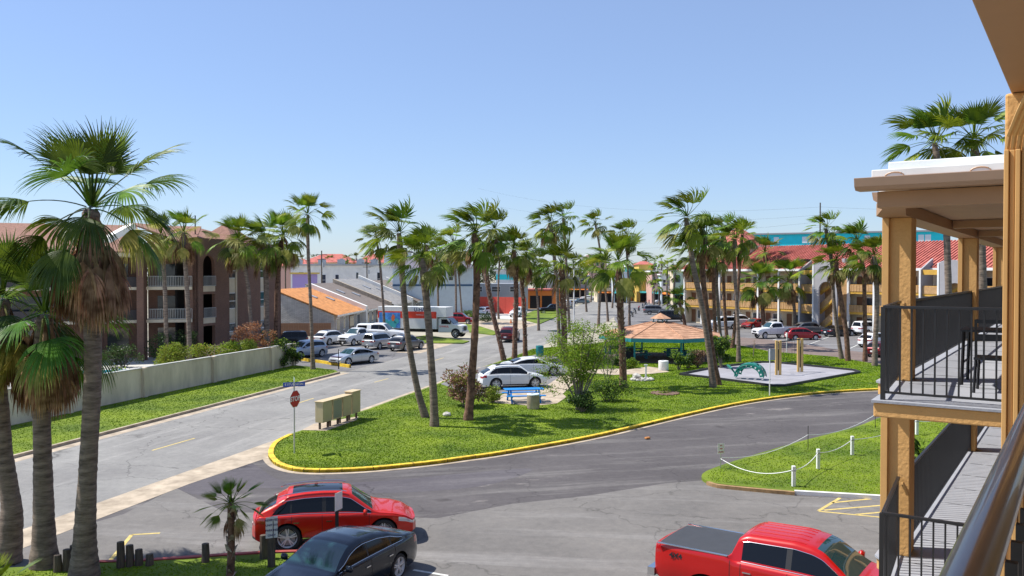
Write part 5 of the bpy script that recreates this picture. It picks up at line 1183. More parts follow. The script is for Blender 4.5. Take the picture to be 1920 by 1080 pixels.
for sg in (-1, 1):
    MB().add([(3.55, sg * 1.008, 1.62), (4.85, sg * 1.008, 1.62), (4.3, sg * 1.008, 2.22), (3.55, sg * 1.008, 2.22)], [(0, 1, 2, 3)]).build('side_window', M['glass'], bt)
    text('U-HAUL', .34, M['tr_red'], bt, frame4((3.95, sg * 1.012, 1.32), (-sg, 0, 0), (0, 0, 1)), bold=.008)
    MB().box((4.85, sg * 1.2, 1.9), (.1, .2, .4)).build('mirror', M['plastic'], bt)
    MB().box((6.32, sg * .72, 1.12), (.04, .35, .25)).build('headlight', M['hlight'], bt)
MB().add([(4.43, -.88, 2.32), (4.43, .88, 2.32), (5.08, .9, 1.68), (5.08, -.9, 1.68)], [(0, 1, 2, 3)]).build('windshield', M['wglass'], bt, loc=(.03, 0, .03))
MB().box((6.34, 0, 1.1), (.05, 1.0, .5)).build('grille', M['plastic'], bt)
MB().box((6.42, 0, .66), (.16, 2.05, .28)).build('bumper', M['chrome'], bt, bevel=.02)
tw = wheel_meshes(.48, 6, False)
for x in (5.45, -3.1):
    for sg in (1, -1):
        w = empty('wheel', (x, sg * .98, .48), math.pi if sg < 0 else 0); w.parent = bt
        link('tyre', tw[0], M['rub'], w); link('rim', tw[1], M['white'], w, objmat=True)
for sg in (-1, 1): MB().cyl((5.45, sg * 1.004, .52), (5.45, sg * 1.012, .52), .60, n=20).build('wheel_arch', M['dark'], bt)
# ---------------------------------------------------------------- motorcycles
def moto(loc, head, label):
    e = empty('motorcycle', loc, R(head), label, 'motorcycle', 'parked motorcycles')
    for x in (.72, -.70):
        T_ = MB(); pts = [(x + .31 * math.cos(a), 0, .33 + .31 * math.sin(a)) for a in [2 * math.pi * k / 14 for k in range(15)]]
        T_.tube(pts, .06, 6, False).build('wheel', M['rub'], e)
    MB().tube([(-.55, 0, .5), (-.2, 0, .78), (.25, 0, .95), (.45, 0, .82)], [.10, .15, .17, .10], 8).build('fuel_tank', P_BLK if loc.x * 10 % 2 < 1 else P_DRED, e)
    MB().box((-.35, 0, .78), (.6, .26, .1)).build('seat', M['plastic'], e, bevel=.03)
    MB().box((.05, 0, .45), (.45, .3, .38)).build('engine', M['grey'], e, bevel=.05)
    MB().bar((.72, .08, .33), (.42, .08, 1.05), .04, .04).bar((.72, -.08, .33), (.42, -.08, 1.05), .04, .04).bar((.36, -.4, 1.1), (.36, .4, 1.1), .03, .03).build('fork', M['chrome'], e)
    MB().bar((-.7, .15, .36), (.2, .15, .32), .07, .07).build('exhaust', M['chrome'], e)
for i, (px, py, lb) in enumerate([(1592, 622, 'black motorcycle left of the pair by the leaning palms'), (1606, 626, 'motorcycle right of the pair by the leaning palms'), (1190, 588, 'motorcycle nearest the thick palm in the bike row'), (1198, 583, 'second motorcycle of the bike row from the thick palm'), (1205, 578, 'middle motorcycle of the bike row beyond the gazebo'), (1211, 574, 'fourth motorcycle in the bike row beyond the gazebo'), (1217, 570, 'furthest motorcycle of the bike row beyond the gazebo'), (1184, 594, 'motorcycle at the near end of the bike row')]):
    moto(at(px, py), 60 + 20 * i % 50, lb)
# ---------------------------------------------------------------- shrubs and trees
M['leaf'] = leafmat('fresh_green_leaves', (.12, .24, .014), (.25, .36, .04), .1, .4, .5, 2.2)
M['leaf_dk'] = leafmat('dark_green_leaves', (.020, .050, .012), (.060, .105, .025), .15, .25, .45, 2.5)
M['leaf_y'] = leafmat('yellow_green_leaves', (.14, .19, .02), (.24, .27, .04), .15, .3, .5, 2.5)
M['leaf_r'] = leafmat('reddish_croton_leaves', (.24, .12, .09), (.36, .22, .15), .2, .2, .5, 4)
M['leaf_o'] = leafmat('dry_orange_leaves', (.26, .10, .035), (.34, .19, .08), .2, .25, .6, 4)
M['stem'] = mat('grey_brown_stems', (.22, .18, .14), .9, .2, 6)
def leaves(centres, rad, n, size, rs, flat=.75, wind=0, length=1.9):
    """leaf blades scattered through overlapping clumps"""
    C = np.array(centres); k = rs.randint(0, len(C), n); u = rs.normal(size=(n, 3)); u /= np.linalg.norm(u, axis=1)[:, None]
    r = (rs.uniform(0, 1, n) ** .45)[:, None] * np.array(rad)[k][:, None] if hasattr(rad, '__len__') else (rs.uniform(0, 1, n) ** .45)[:, None] * rad
    p = C[k] + u * r * np.array([1, 1, flat]); p[:, 2] = np.maximum(p[:, 2], .03)
    d = u * .6 + rs.normal(size=(n, 3)) * .6 + np.array([-wind, 0, -.1]); d /= np.linalg.norm(d, axis=1)[:, None]
    s_ = np.cross(d, rs.normal(size=(n, 3))); s_ /= np.linalg.norm(s_, axis=1)[:, None]; sz = size * rs.uniform(.6, 1.3, n)[:, None]
    V = np.zeros((n, 4, 3)); V[:, 0] = p; V[:, 1] = p + d * sz * length * .5 + s_ * sz * .5; V[:, 2] = p + d * sz * length; V[:, 3] = p + d * sz * length * .5 - s_ * sz * .5
    return V.reshape(-1, 3)
SEED = [100]
def bush(loc, rx, ry, h, n, size, m, label, m2=None, f2=.25, cat='shrub', group=None, name='shrub', nc=14, length=1.9):
    SEED[0] += 1; rs = np.random.RandomState(SEED[0]); e = empty(name, loc, 0, label, cat, group)
    cs = []
    for i in range(nc):
        a = rs.uniform(0, 6.28); q = rs.uniform(0, 1) ** .5; z = rs.uniform(.25, .95) ; w = (1 - (z - .45) ** 2 * 1.3) * .72
        cs.append((rx * q * w * math.cos(a), ry * q * w * math.sin(a), h * z * .85))
    rad = rs.uniform(.26, .42, nc) * min(max(rx, ry), h * .9)
    V = leaves(cs, rad, n, size, rs, length=length); o = link('foliage', mesh_fast('foliage', V, 4), M[m], e)
    if m2: link('foliage', mesh_fast('foliage', leaves([(c[0], c[1], c[2] + .05) for c in cs], rad * 1.08, int(n * f2), size, rs, length=length), 4), M[m2], e)
    mb = MB()
    for c in cs[:8]: mb.tube([(c[0] * .15, c[1] * .15, 0), (c[0] * .5, c[1] * .5, c[2] * .5), c], [.03, .022, .01], 5)
    mb.build('stems', M['stem'], e); return e
def leafy_tree(loc, stems, n, size, m, label, m2=None, cl=.55, wind=.3, name='leafy_tree', thick=.06):
    SEED[0] += 1; rs = np.random.RandomState(SEED[0]); e = empty(name, loc, 0, label, 'tree'); mb = MB(); cs = []
    for (dx, dy, h) in stems:
        P = [Vector((rs.uniform(-.15, .15), rs.uniform(-.15, .15), 0)), Vector((dx * .25, dy * .25, h * .35)), Vector((dx * .6, dy * .6, h * .7)), Vector((dx, dy, h))]
        sp = smooth_poly(P, 4); mb.tube(sp, [thick * (1 - .75 * i / (len(sp) - 1)) for i in range(len(sp))], 6)
        for k in range(7):
            b = sp[int(len(sp) * (.38 + .085 * k))] if int(len(sp) * (.38 + .085 * k)) < len(sp) else sp[-1]
            t = b + Vector((rs.normal() * .62 - wind * .4, rs.normal() * .62, rs.uniform(.05, .8))); mb.tube([b, b.lerp(t, .5) + Vector((0, 0, .1)), t], [thick * .38, thick * .22, .006], 4); cs.append(tuple(t)); cs.append(tuple(b.lerp(t, .6)))
    mb.build('trunk', M['stem'], e)
    link('crown', mesh_fast('crown', leaves(cs, cl, n, size, rs, wind=wind), 4), M[m], e)
    if m2: link('crown', mesh_fast('crown', leaves(cs, cl, n // 3, size, rs, wind=wind), 4), M[m2], e)
    return e
leafy_tree(at(1085, 768, .12), [(-1.9, .3, 3.2), (-1.2, -.2, 4.3), (-.4, .3, 5.3), (.3, -.2, 4.9), (1.0, .3, 4.8), (1.8, .1, 4.2), (2.6, .2, 4.5), (.6, .5, 3.4), (-.6, -.4, 3.0)], 8000, .062, 'leaf', 'bright green many-stemmed tree in the middle of the island', 'leaf_y', cl=.52)
leafy_tree(at(1138, 730, .12), [(-.7, 0, 3.0), (.2, .2, 3.6), (.9, 0, 3.1)], 1500, .055, 'leaf_dk', 'small half-bare tree right of the bright green tree', cl=.5, thick=.045)
bush(at(872, 762, .12), 1.5, 1.2, 2.7, 3000, .085, 'leaf_r', 'reddish-brown croton bush left of the blue picnic table', 'leaf_y', .35)
bush(at(925, 755, .12), .8, .6, 1.1, 900, .07, 'leaf_y', 'low yellow-green shrub between croton bush and picnic table', 'leaf')
bush(at(1092, 772, .12), 1.15, .8, 1.2, 1800, .07, 'leaf_dk', 'dark low shrub at the foot of the bright green tree')
bush(at(1140, 752, .12), 1.5, .9, 1.5, 2600, .06, 'leaf_dk', 'broad dark shrub right of the bright green tree', 'leaf', .3)
bush(at(1352, 690, .12), 1.15, 1.0, 3.2, 3000, .09, 'leaf_dk', 'tall dark glossy shrub at the right corner of the gazebo', 'leaf', .25)
for px, py, rx, h, m, m2, lb in [(1180, 690, .9, .9, 'leaf', 'leaf_dk', 'low green shrub at the left front of the gazebo'), (1160, 686, .9, .8, 'leaf_dk', 'leaf', 'leftmost dark shrub of the gazebo bed'), (1272, 693, 1.0, 1.9, 'leaf_dk', 'leaf', 'leafy green shrub right of the gazebo entrance'), (1290, 690, 1.0, 1.7, 'leaf_dk', 'leaf_y', 'mottled yellowish shrub in the gazebo bed'), (1308, 690, .9, 1.6, 'leaf_r', 'leaf_dk', 'reddish shrub at the right end of the gazebo bed')]:
    bush(at(px, py, .12), rx, .7, h, 1400, .075, m, lb, m2, group='shrubs round the gazebo')
# condo planting
for px, py, Y, rx, h, m, m2, n, lb in [(325, 668, 69, 1.7, 2.9, 'leaf_y', 'leaf', 3600, 'bright yellow-green shrub right of the patio table'), (300, 655, 78, 1.5, 3.0, 'leaf_dk', None, 1500, 'dark clipped shrub behind the yellow-green one'), (345, 650, 79, 1.6, 3.2, 'leaf_dk', None, 1500, 'dark clipped shrub under the balconies between palms'), (385, 660, 69, 1.5, 2.6, 'leaf_y', 'leaf', 2800, 'light green shrub over the wall, left of three'), (420, 655, 70.5, 1.5, 2.7, 'leaf', 'leaf_y', 2800, 'light green shrub over the wall, middle of three'), (457, 650, 72, 1.5, 2.8, 'leaf_y', 'leaf', 2800, 'light green shrub over the wall, right of three'), (466, 640, 77, 1.8, 4.2, 'leaf_o', 'leaf_r', 2200, 'orange-brown dry shrub in front of the brick tower'), (502, 640, 75.5, 1.1, 3.6, 'leaf_o', 'leaf_dk', 1000, 'smaller orange-brown dry shrub beside the bushy palm'), (527, 645, 73, 1.3, 3.0, 'leaf_dk', 'leaf', 2200, 'dark shrub hanging over the end of garden wall'), (550, 645, 74.5, .9, 2.6, 'leaf_dk', 'leaf', 1400, 'dark sprawling shrub at the wall end pilaster'), (230, 690, 62, 1.3, 1.4, 'leaf_dk', 'leaf', 1200, 'dark shrub behind the tall foreground palm trunk'), (268, 685, 64, .9, .7, 'leaf', 'leaf_y', 600, 'small low plant in the condo patio bed'), (230, 640, 74, 2.0, 2.2, 'leaf_dk', None, 1600, 'shaded dark shrub under the lower balcony')]:
    bush(Vector(((px - 960) / FPX * Y, Y, .02)), rx, rx * .8, h, n, .085, m, lb, m2, group='shrubs behind the garden wall')
leafy_tree(Vector(((400 - 960) / FPX * 66.5, 66.5, .02)), [(-.6, 0, 2.2), (0, .2, 2.6), (.6, 0, 2.3)], 60, .05, 'leaf_o', 'bare twiggy shrub beside the right balcony palm', name='bare_shrub', thick=.03)
# street-side and distance planting
for px, py, rx, h, m, lb in [(912, 604, 1.6, 1.8, 'leaf_dk', 'round dark shrub by the red SUV driveway'), (880, 598, 1.5, 1.6, 'leaf', 'green shrub at the left foot of the coral wall'), (1120, 548, 6, 5, 'leaf_dk', 'dark tree clump behind the far white sedan'), (1065, 552, 5, 6, 'leaf', 'green tree clump right of the orange shop'), (1095, 545, 6, 7, 'leaf_dk', 'tall dark tree clump under the pink hotel block'), (1150, 549, 5, 5, 'leaf', 'light green tree beside the cream corner shop'), (1172, 548, 4, 4, 'leaf_dk', 'dark tree left of the teal shopfront'), (1215, 548, 3.5, 4, 'leaf', 'green tree in front of the yellow upper storey'), (1250, 552, 4, 4, 'leaf_dk', 'dark tree at the end of the far car row'), (640, 545, 5, 5, 'leaf_dk', 'dark tree between the white building and row houses')]:
    p = at(px, py); bush(p, rx, rx * .7, h, 1500 if rx < 2 else 2200, .09 if rx < 2 else .22, m, lb, group='shrubs and trees further up the street')
for px, py, lb in [(1462, 604, 'yellowish hedge plant under the hotel doorway windows'), (1480, 606, 'yellowish hedge plant left of the first stair tower'), (1596, 611, 'yellowish hedge plant behind the motorcycles'), (1610, 612, 'yellowish hedge plant right of the motorcycles')]:
    bush(at(px, py), 1.1, .7, 1.2, 700, .1, 'leaf_y', lb, group='hedge plants before the hotel')
bush(at(1722, 862, .12), .5, .5, .6, 120, .12, 'leaf_dk', 'blue-green agave rosette on the right lawn beyond the railing', 'leaf', length=4, nc=4, name='agave')
bush(at(1412, 668, .12), .35, .3, 2.6, 60, .04, 'leaf_o', 'thin bare sapling left of the yellow swing posts', nc=6, name='sapling')
# distant tree line at the horizon
for i, (x0, x1, Y, h) in enumerate([(-150, -60, 330, 11), (-60, 20, 420, 12), (20, 130, 440, 12), (130, 300, 460, 13)]):
    rs = np.random.RandomState(60 + i); n = 60; cs = np.c_[rs.uniform(x0, x1, n), Y + rs.uniform(0, 25, n), rs.uniform(.3, .8, n) * h]
    tag(link('tree_line', mesh_fast('tree_line', leaves(cs, 6.0, 5200, .8, rs), 4), M['dleaf']), 'far-off dark tree line on the horizon', 'trees', kind='stuff')
# ---------------------------------------------------------------- street furniture
M['sred'] = mat('stop_sign_red', (.50, .015, .02), .45); M['sblue'] = mat('street_sign_blue', (.02, .08, .42), .45); M['sgreen'] = mat('street_sign_green', (.30, .40, .34), .5)
M['tan'] = mat('tan_plastic_post', (.62, .40, .14), .6, .08, 3); M['green'] = mat('green_playground_metal', (.01, .20, .15), .35, .15, 5, coat=.4); M['tblue'] = mat('bright_blue_plastic', (.01, .22, .62), .45, .1, 2); M['cab'] = mat('beige_cabinet', (.56, .44, .26), .5, .06, 2); M['cabdk'] = mat('grey_green_cabinet_door', (.30, .29, .22), .5, .06, 2)
b = at(552, 850, .12); st = empty('stop_sign', b, 0, 'red octagonal STOP sign on a steel post with blue street name blade', 'sign')
MB().cyl((0, 0, 0), (0, 0, 3.28), .035, n=8).build('post', M['galv'], st, smooth=True)
yaw = R(-47)   # face turned away to the left
Z = Vector((0, 0, 1)); fx = Vector((math.cos(yaw + R(80)), math.sin(yaw + R(80)), 0)); fx = Vector((.345, .939, 0)); fn = fx.cross(Z)   # face normal
def octo(r, off_, name, m):
    mb = MB(); P_ = [Vector((0, 0, 2.45)) + fx * r * math.cos(R(22.5 + 45 * k)) + Z * r * math.sin(R(22.5 + 45 * k)) + fn * off_ for k in range(8)]
    mb.ext(P_, fn * .004); return mb.build(name, m, st)
octo(.41, .045, 'sign_border', M['white']); octo(.385, .052, 'sign_face', M['sred'])
text('STOP', .30, M['white'], st, frame4(Vector((0, 0, 2.45)) + fn * .058, fx, Z), bold=.008)
bx = Vector((.94, .34, 0)).normalized(); bn = bx.cross(Z)
MB().ext([bx * -.48 + Z * 3.0, bx * .48 + Z * 3.0, bx * .48 + Z * 3.2, bx * -.48 + Z * 3.2], bn * .01).build('street_name_blade', M['sblue'], st)
text('E STURGEON', .135, M['white'], st, frame4(Z * 3.1 + bn * .014, bx, Z), bold=.003)
b2 = Vector((-.30, .95, 0)).normalized(); MB().ext([b2 * -.40 + Z * 3.22, b2 * .40 + Z * 3.22, b2 * .40 + Z * 3.40, b2 * -.40 + Z * 3.40], b2.cross(Z) * .01).build('street_name_blade', M['sgreen'], st)
# cluster of utility cabinets
for i in range(4):
    p = Vector((-9.80 + .33 * i, 44.3 + .93 * i, .13)); yw = math.atan2(.93, .33)
    e = empty('utility_cabinet', p, yw, '%s utility cabinet on wooden legs beside the stop sign' % ('nearest beige', 'grey-green doored second', 'third beige', 'furthest beige')[i], 'cabinet', 'utility cabinets on the corner')
    hgt = 1.42 if i < 3 else 1.55
    MB().box((0, 0, .35 + (hgt - .35) / 2), (.88, .48, hgt - .35)).build('cabinet', M['cab'], e, bevel=.02); MB().box((0, 0, hgt + .012), (.95, .56, .04)).build('lid', M['cab'], e, bevel=.01)
    MB().box((0, -.246, .38 + (hgt - .4) / 2), (.78, .012, hgt - .5)).build('door', M['cabdk' if i == 1 else 'cab'], e)
    for sx in (-.38, .38): MB().box((sx, 0, .17), (.09, .09, .34)).build('leg', M['wood'], e)
# private parking signs
def pole_sign(px, py, h, sw, sh, lines, label, name='parking_sign', postm='wood', face=(1, 0, 0), z=.12, post=.07, textm=None, tsz=.1):
    b = at(px, py, z); e = empty(name, b, 0, label, 'sign'); fx = Vector(face).normalized(); fn = fx.cross(Z)
    MB().box((0, 0, h / 2), (post * 2, post * 2, h)).build('post', M[postm], e)
    c = Vector((0, 0, h - sh * .3)) + fn * (post + .012)
    MB().ext([c - fx * sw / 2 - Z * sh / 2, c + fx * sw / 2 - Z * sh / 2, c + fx * sw / 2 + Z * sh / 2, c - fx * sw / 2 + Z * sh / 2], fn * .006).build('sign_face', M['white'], e)
    for k, s_ in enumerate(lines): text(s_, tsz, textm or M['lettblue'], e, frame4(c + fn * .009 + Z * (sh / 2 - (k + .62) * sh / (len(lines) + .15)), fx, Z), bold=.002)
    return e
pole_sign(509, 1062, 1.28, .32, .58, ['RESERVED', 'UNIT 310', 'PARKING', 'ONLY'], 'small white reserved parking sign on dark post by the crossover wheel', face=(.93, .37, 0), tsz=.078, post=.085)
pole_sign(632, 1034, 1.65, .40, .52, [], 'blank grey sign backs on a post between the two nearest cars', postm='plastic', face=(.35, .94, 0), post=.045, z=.02)
pole_sign(1351, 878, .95, .30, .42, ['NO', 'TRES', 'PASSING'], 'small white notice on thin pole at the tip of right lawn', postm='galv', face=(.96, .28, 0), post=.018, tsz=.062, textm=M['sred'])
b = at(1443, 742, .12); e = empty('notice_board', b, 0, 'grey board seen from behind on a thin white pole by the playground', 'sign'); MB().cyl((0, 0, 0), (0, 0, 3.1), .035, n=8).build('post', M['white'], e); MB().box((.14, .05, 2.72), (.46, .02, .75)).build('board', M['grey'], e)
b = at(1475, 661, .12); e = empty('lane_sign', b, 0, 'thin white sign post at the lane edge behind the swing', 'sign'); MB().cyl((0, 0, 0), (0, 0, 2.0), .05, n=8).build('post', M['white'], e); MB().box((0, 0, 1.8), (.12, .3, .42)).build('board', M['white'], e)
# wooden stumps along the near grass
for i, (px, y0, y1) in enumerate([(108, 1046, 1073), (125, 1035, 1071), (138, 1027, 1066), (226, 1021, 1065), (243, 1027, 1063), (260, 1035, 1061), (280, 1044, 1061), (385, 1024, 1055), (494, 1008, 1048)]):
    b = at(px, y1, .1); h = (y1 - y0) / FPX * b.y + .08
    mb = MB().tube([(0, 0, -.05), (.01, 0, h * .5), (.0, .01, h)], [.115, .11, .10], 9)
    tag(mb.build('wooden_stump', M['wood'], loc=b, bevel=.01), ['short weathered stump left of the two behind the palm', 'second weathered stump beside the tall palm trunk', 'stump half hidden behind the tall palm trunk', 'tallest stump right of the tall palm trunk', 'second stump right of the tall palm trunk', 'third stump right of the tall palm trunk', 'shortest stump right of the tall palm trunk', 'lone stump left of the small dark palm', 'stump behind the reserved parking sign'][i], 'post', 'wooden stumps along the near grass')
# rope fences on the right lawn
def bollard(px, py, hh, label):
    b = at(px, py, .12); e = empty('white_bollard', b, 0, label, 'bollard', 'white bollards on the right lawn'); MB().box((0, 0, hh / 2), (.13, .13, hh)).build('post', M['white'], e, bevel=.012)
    MB().box((0, 0, hh - .17), (.145, .145, .05)).build('rope_band', M['grey'], e); return b + Z * (hh - .15)
def stake(px, py, hh, label):
    b = at(px, py, .12); MBo = MB().cyl((0, 0, 0), (0, 0, hh), .016, n=6).build('rope_stake', M['black'], loc=b); tag(MBo, label, 'stake', 'thin rope stakes'); return b + Z * (hh * .62)
w1 = bollard(1488, 912, .78, 'white bollard nearest the camera on right lawn'); w2 = bollard(1534, 879, .82, 'white bollard in the middle of the visible three'); w3 = bollard(1598, 853, .84, 'white bollard furthest from the lawn tip left of column'); w4 = bollard(1719, 815, .84, 'white bollard seen between column and lower railing'); w5 = bollard(1786, 798, .84, 'white bollard seen above the lower railing')
s0 = at(1351, 878, .12) + Z * .45; s1 = stake(1515, 843, 1.1, 'thin black stake holding the rope along the driveway'); s2 = stake(1641, 803, 1.15, 'thin black stake beside the ochre column')
def rope(a, b, sag, label):
    pts = [a.lerp(b, t / 14) - Z * (4 * sag * (t / 14) * (1 - t / 14)) for t in range(15)]; tag(MB().tube(pts, .017, 5).build('rope', M['white']), label, 'rope', 'white ropes round the right lawn')
rope(s0, s1, .32, 'white rope from the notice to the first black stake'); rope(s1, s2, .28, 'white rope between the two black stakes'); rope(s0 - Z * .05, w1, .34, 'white rope from the notice down to the nearest bollard'); rope(w1, w2, .16, 'white rope between nearest and middle bollards'); rope(w2, w3, .16, 'white rope between middle and furthest bollards'); rope(w3, w4, .2, 'white rope running from the third bollard behind the column'); rope(w4, w5, .2, 'white rope between the bollards seen past the column')
# ---------------------------------------------------------------- island: picnic table, bins, gazebo, playground
b = at(982, 753, .135); e = empty('picnic_table', b, R(10), 'bright blue picnic table on a concrete pad', 'table'); e.scale = (1.05, 1.2, 1.05)
for k in range(5): MB().box((0, -.32 + .16 * k, .76), (2.35, .145, .045)).build('tabletop_plank', M['tblue'], e, bevel=.008)
for sy in (-1, 1):
    for k in range(2): MB().box((0, sy * (.62 + .14 * k), .45), (2.35, .125, .045)).build('bench_plank', M['tblue'], e, bevel=.008)
for sx in (-1, 1):
    MB().bar((sx * .85, -.30, .74), (sx * .85, -.72, .0), .09, .07).bar((sx * .85, .30, .74), (sx * .85, .72, 0), .09, .07).box((sx * .85, 0, .40), (.07, 1.6, .09)).build('leg_frame', M['tblue'], e)
def bin_(px, py, label, r=.33, h=.75, m='conc_lt', lidm='tblue'):
    b = at(px, py, .13); e = empty('litter_bin', b, 0, label, 'litter bin'); MB().lathe([(0, 0), (r * .93, 0), (r, .06), (r, h), (r * .86, h), (r * .86, h - .1)], n=20).build('body', M[m], e, smooth=True)
    MB().lathe([(r * .9, h - .12), (r * 1.02, h - .02), (r * .98, h + .03), (r * .5, h + .05), (r * .45, h - .05), (0, h - .06)], n=20).build('lid', M[lidm], e, smooth=True)
bin_(1000, 766, 'concrete litter bin with pale blue rim before the picnic table', .38, .85, 'conc', 'lblue'); bin_(1244, 694, 'pale litter bin at the gazebo entrance', .42, .75, 'white', 'white'); bin_(1012, 668, 'teal litter bin behind the white sedan', .38, 1.0, 'teal', 'teal')
gz = at(1238, 671, .12); e = empty('gazebo', gz, 0, 'octagonal gazebo with orange shingle roof, teal posts and small cupola', 'gazebo'); RR = 6.0; ph0 = R(-90 + 10)
oct_ = [(RR * math.cos(ph0 + R(45) * k), RR * math.sin(ph0 + R(45) * k)) for k in range(8)]
M['gzroof'] = mat('faded_orange_shingles', (.38, .20, .115), .95, .2, 1.4, .6, 9, col2=(.46, .26, .16))
MB().prism([(x * .93, y * .93) for x, y in oct_], -.1, .03).build('floor', mat('gazebo_floor', (.12, .085, .075), .9), e)
zE, zA = 2.18, 3.35
for k in range(8):
    a, b_ = oct_[k], oct_[(k + 1) % 8]
    MB().ext([(a[0], a[1], zE), (b_[0], b_[1], zE), (b_[0] * .14, b_[1] * .14, zA), (a[0] * .14, a[1] * .14, zA)], (0, 0, .07)).build('roof_panel', M['gzroof'], e)
    MB().bar((a[0] * 1.002, a[1] * 1.002, zE - .12), (b_[0] * 1.002, b_[1] * 1.002, zE - .12), .06, .32).build('fascia', M['teal'], e)
    MB().tube([(a[0], a[1], zE + .09), (a[0] * .14, a[1] * .14, zA + .09)], .045, 5).build('hip_cap', M['gzroof'], e)
    for j in range(1, 9):
        f = j / 9; g = 1 - .86 * f; z = zE + (zA - zE) * f; p1 = (a[0] * g, a[1] * g, z + .078); p2 = (b_[0] * g, b_[1] * g, z + .078); MB().bar(p1, p2, .05, .02).build('shingle_course', M['gzroof'], e)
    x, y = a[0] * .90, a[1] * .90
    MB().box((x, y, zE / 2 - .05), (.15, .15, zE)).build('post', M['teal'], e)
oc = [(x * .14, y * .14) for x, y in oct_]
for x, y in oc[::2]: MB().box((x * .8, y * .8, zA + .22), (.08, .08, .46)).build('cupola_post', M['teal'], e)
MB().add([(x * 1.25, y * 1.25, zA + .42) for x, y in oc] + [(0, 0, zA + .95)], [(k, (k + 1) % 8, 8) for k in range(8)] + [tuple(range(8))[::-1]]).build('cupola_roof', M['gzroof'], e)
for i, (x, y, rz) in enumerate([(-2.2, -1.2, .3), (-2.3, 1.6, -.2), (1.6, 1.4, .5), (1.9, -1.2, 1.2)]):
    p = gz + Vector((x, y, .03)); q = empty('gazebo_table', p, rz, ['teal picnic table at the gazebo front left', 'teal picnic table at the gazebo back left', 'teal picnic table at the gazebo back right', 'teal picnic table at the gazebo front right'][i], 'table', 'picnic tables inside the gazebo')
    MB().box((0, 0, .75), (1.8, .75, .05)).build('tabletop', M['teal'], q); MB().box((0, -.62, .45), (1.8, .28, .05)).box((0, .62, .45), (1.8, .28, .05)).build('bench', M['teal'], q); MB().box((-.7, 0, .37), (.08, 1.4, .08)).box((.7, 0, .37), (.08, 1.4, .08)).box((-.7, 0, .36), (.1, .5, .72)).box((.7, 0, .36), (.1, .5, .72)).build('leg_frame', M['teal'], q)
q = empty('grill_cabinet', gz + Vector((-3.2, -1.9, .03)), 0, 'dark cabinet beside the left front gazebo post', 'cabinet'); MB().box((0, 0, .55), (.9, .6, 1.1)).build('body', M['plastic'], q, bevel=.02); MB().box((0, 0, 1.14), (1, .7, .06)).build('worktop', M['teal'], q)
# play area
pit = gp([(1276, 706), (1345, 692), (1427, 683), (1450, 683), (1600, 698), (1611, 702), (1470, 728), (1450, 728), (1320, 711)]); pit_s = [Vector(q) for q in pit]
sheet('play_surface', pit_s, .13, mat('grey_play_surface', (.29, .285, .31), .95, .15, .6, .4, 25, coord='world'))
mb = MB(); ribbon(mb, pit_s + [pit_s[0]], .12, .06, .1, .28); tag(mb.build('rubber_edging', M['plastic']), kind='structure')
sw = empty('swing_frame', at(1477, 700, .13), 0, 'tan double-post exercise swing frame with black top bar', 'play equipment'); A_ = at(1459, 703, .13) - sw.location; B_ = at(1500, 697, .13) - sw.location
for P_ in (A_, B_):
    for dx in (-.145, .145): MB().box((P_.x + dx, P_.y, 1.36), (.19, .19, 2.75)).build('post', M['tan'], sw, bevel=.02)
    MB().box((P_.x, P_.y, 1.2), (.05, .06, 1.7)).build('tie_bar', M['black'], sw)
MB().tube([A_ + Z * 2.6, A_.lerp(B_, .5) + Z * 2.63, B_ + Z * 2.68], .05, 8).build('top_bar', M['black'], sw)
for f in (.25, .38, .62, .75): p = A_.lerp(B_, f); MB().cyl(p + Z * 2.6, p + Z * .9, .012, n=5).build('chain', M['black'], sw)
for f in (.31, .68): p = A_.lerp(B_, f); MB().box((p.x, p.y, .88), (.32, .2, .04)).build('swing_seat', M['black'], sw)
ar = empty('climbing_arch', at(1407, 711, .13), R(-28), 'green perforated climbing arch like a curved bug on the play surface', 'play equipment'); n = 18
mb = MB(); wd = .55
prev = None
for k in range(n + 1):
    t = math.pi * (.04 + .92 * k / n); x = -1.1 * math.cos(t); z = .12 + 1.15 * math.sin(t) ** .8; wdk = wd * (.55 + .45 * math.sin(t)); row = [(x, -wdk, z - .07), (x, -wdk * .5, z), (x, wdk * .5, z), (x, wdk, z - .07)]
    i0 = len(mb.v); mb.v += row
    if prev is not None:
        for j in range(3):
            if not (j == 1 and k % 3 == 1): mb.f.append((prev + j, i0 + j, i0 + j + 1, prev + j + 1))
    prev = i0
ob = mb.build('arch_panel', M['green'], ar, smooth=True); sm = ob.modifiers.new('thick', 'SOLIDIFY'); sm.thickness = .05
for sy in (-1, 1):
    pts = [(-1.1 * math.cos(math.pi * (.04 + .92 * k / n)), sy * wd, .10 + 1.15 * math.sin(math.pi * (.04 + .92 * k / n)) ** .8 - .12) for k in range(n + 1)]; MB().tube(pts, .035, 6).build('side_rail', M['green'], ar)
    mb = MB()
    def ap(k, r_): t = math.pi * (.04 + .92 * k / 24); return Vector((-1.1 * r_ * math.cos(t), sy * wd * 1.02, .10 + 1.15 * r_ * math.sin(t) ** .8 - .02))
    for k in range(24):
        for r0, r1 in ((.74, .80), (.90, 1.0)) if k % 3 == 1 else ((.74, 1.0),): mb.ext([ap(k, r0), ap(k + 1, r0), ap(k + 1, r1), ap(k, r1)], (0, .03, 0))
    mb.build('side_web', M['green'], ar)
for k, (x, y) in enumerate([(-1.45, 0), (-1.62, .1)]): MB().cyl((x, y, .75 + .1 * k), (x - .2, y, .9 + .1 * k), .14, .05, 8).build('head', M['green'], ar)
MB().tube([(-1.5, 0, .8), (-1.2, 0, .45), (-1.05, 0, .1)], .07, 6).build('neck', M['green'], ar)
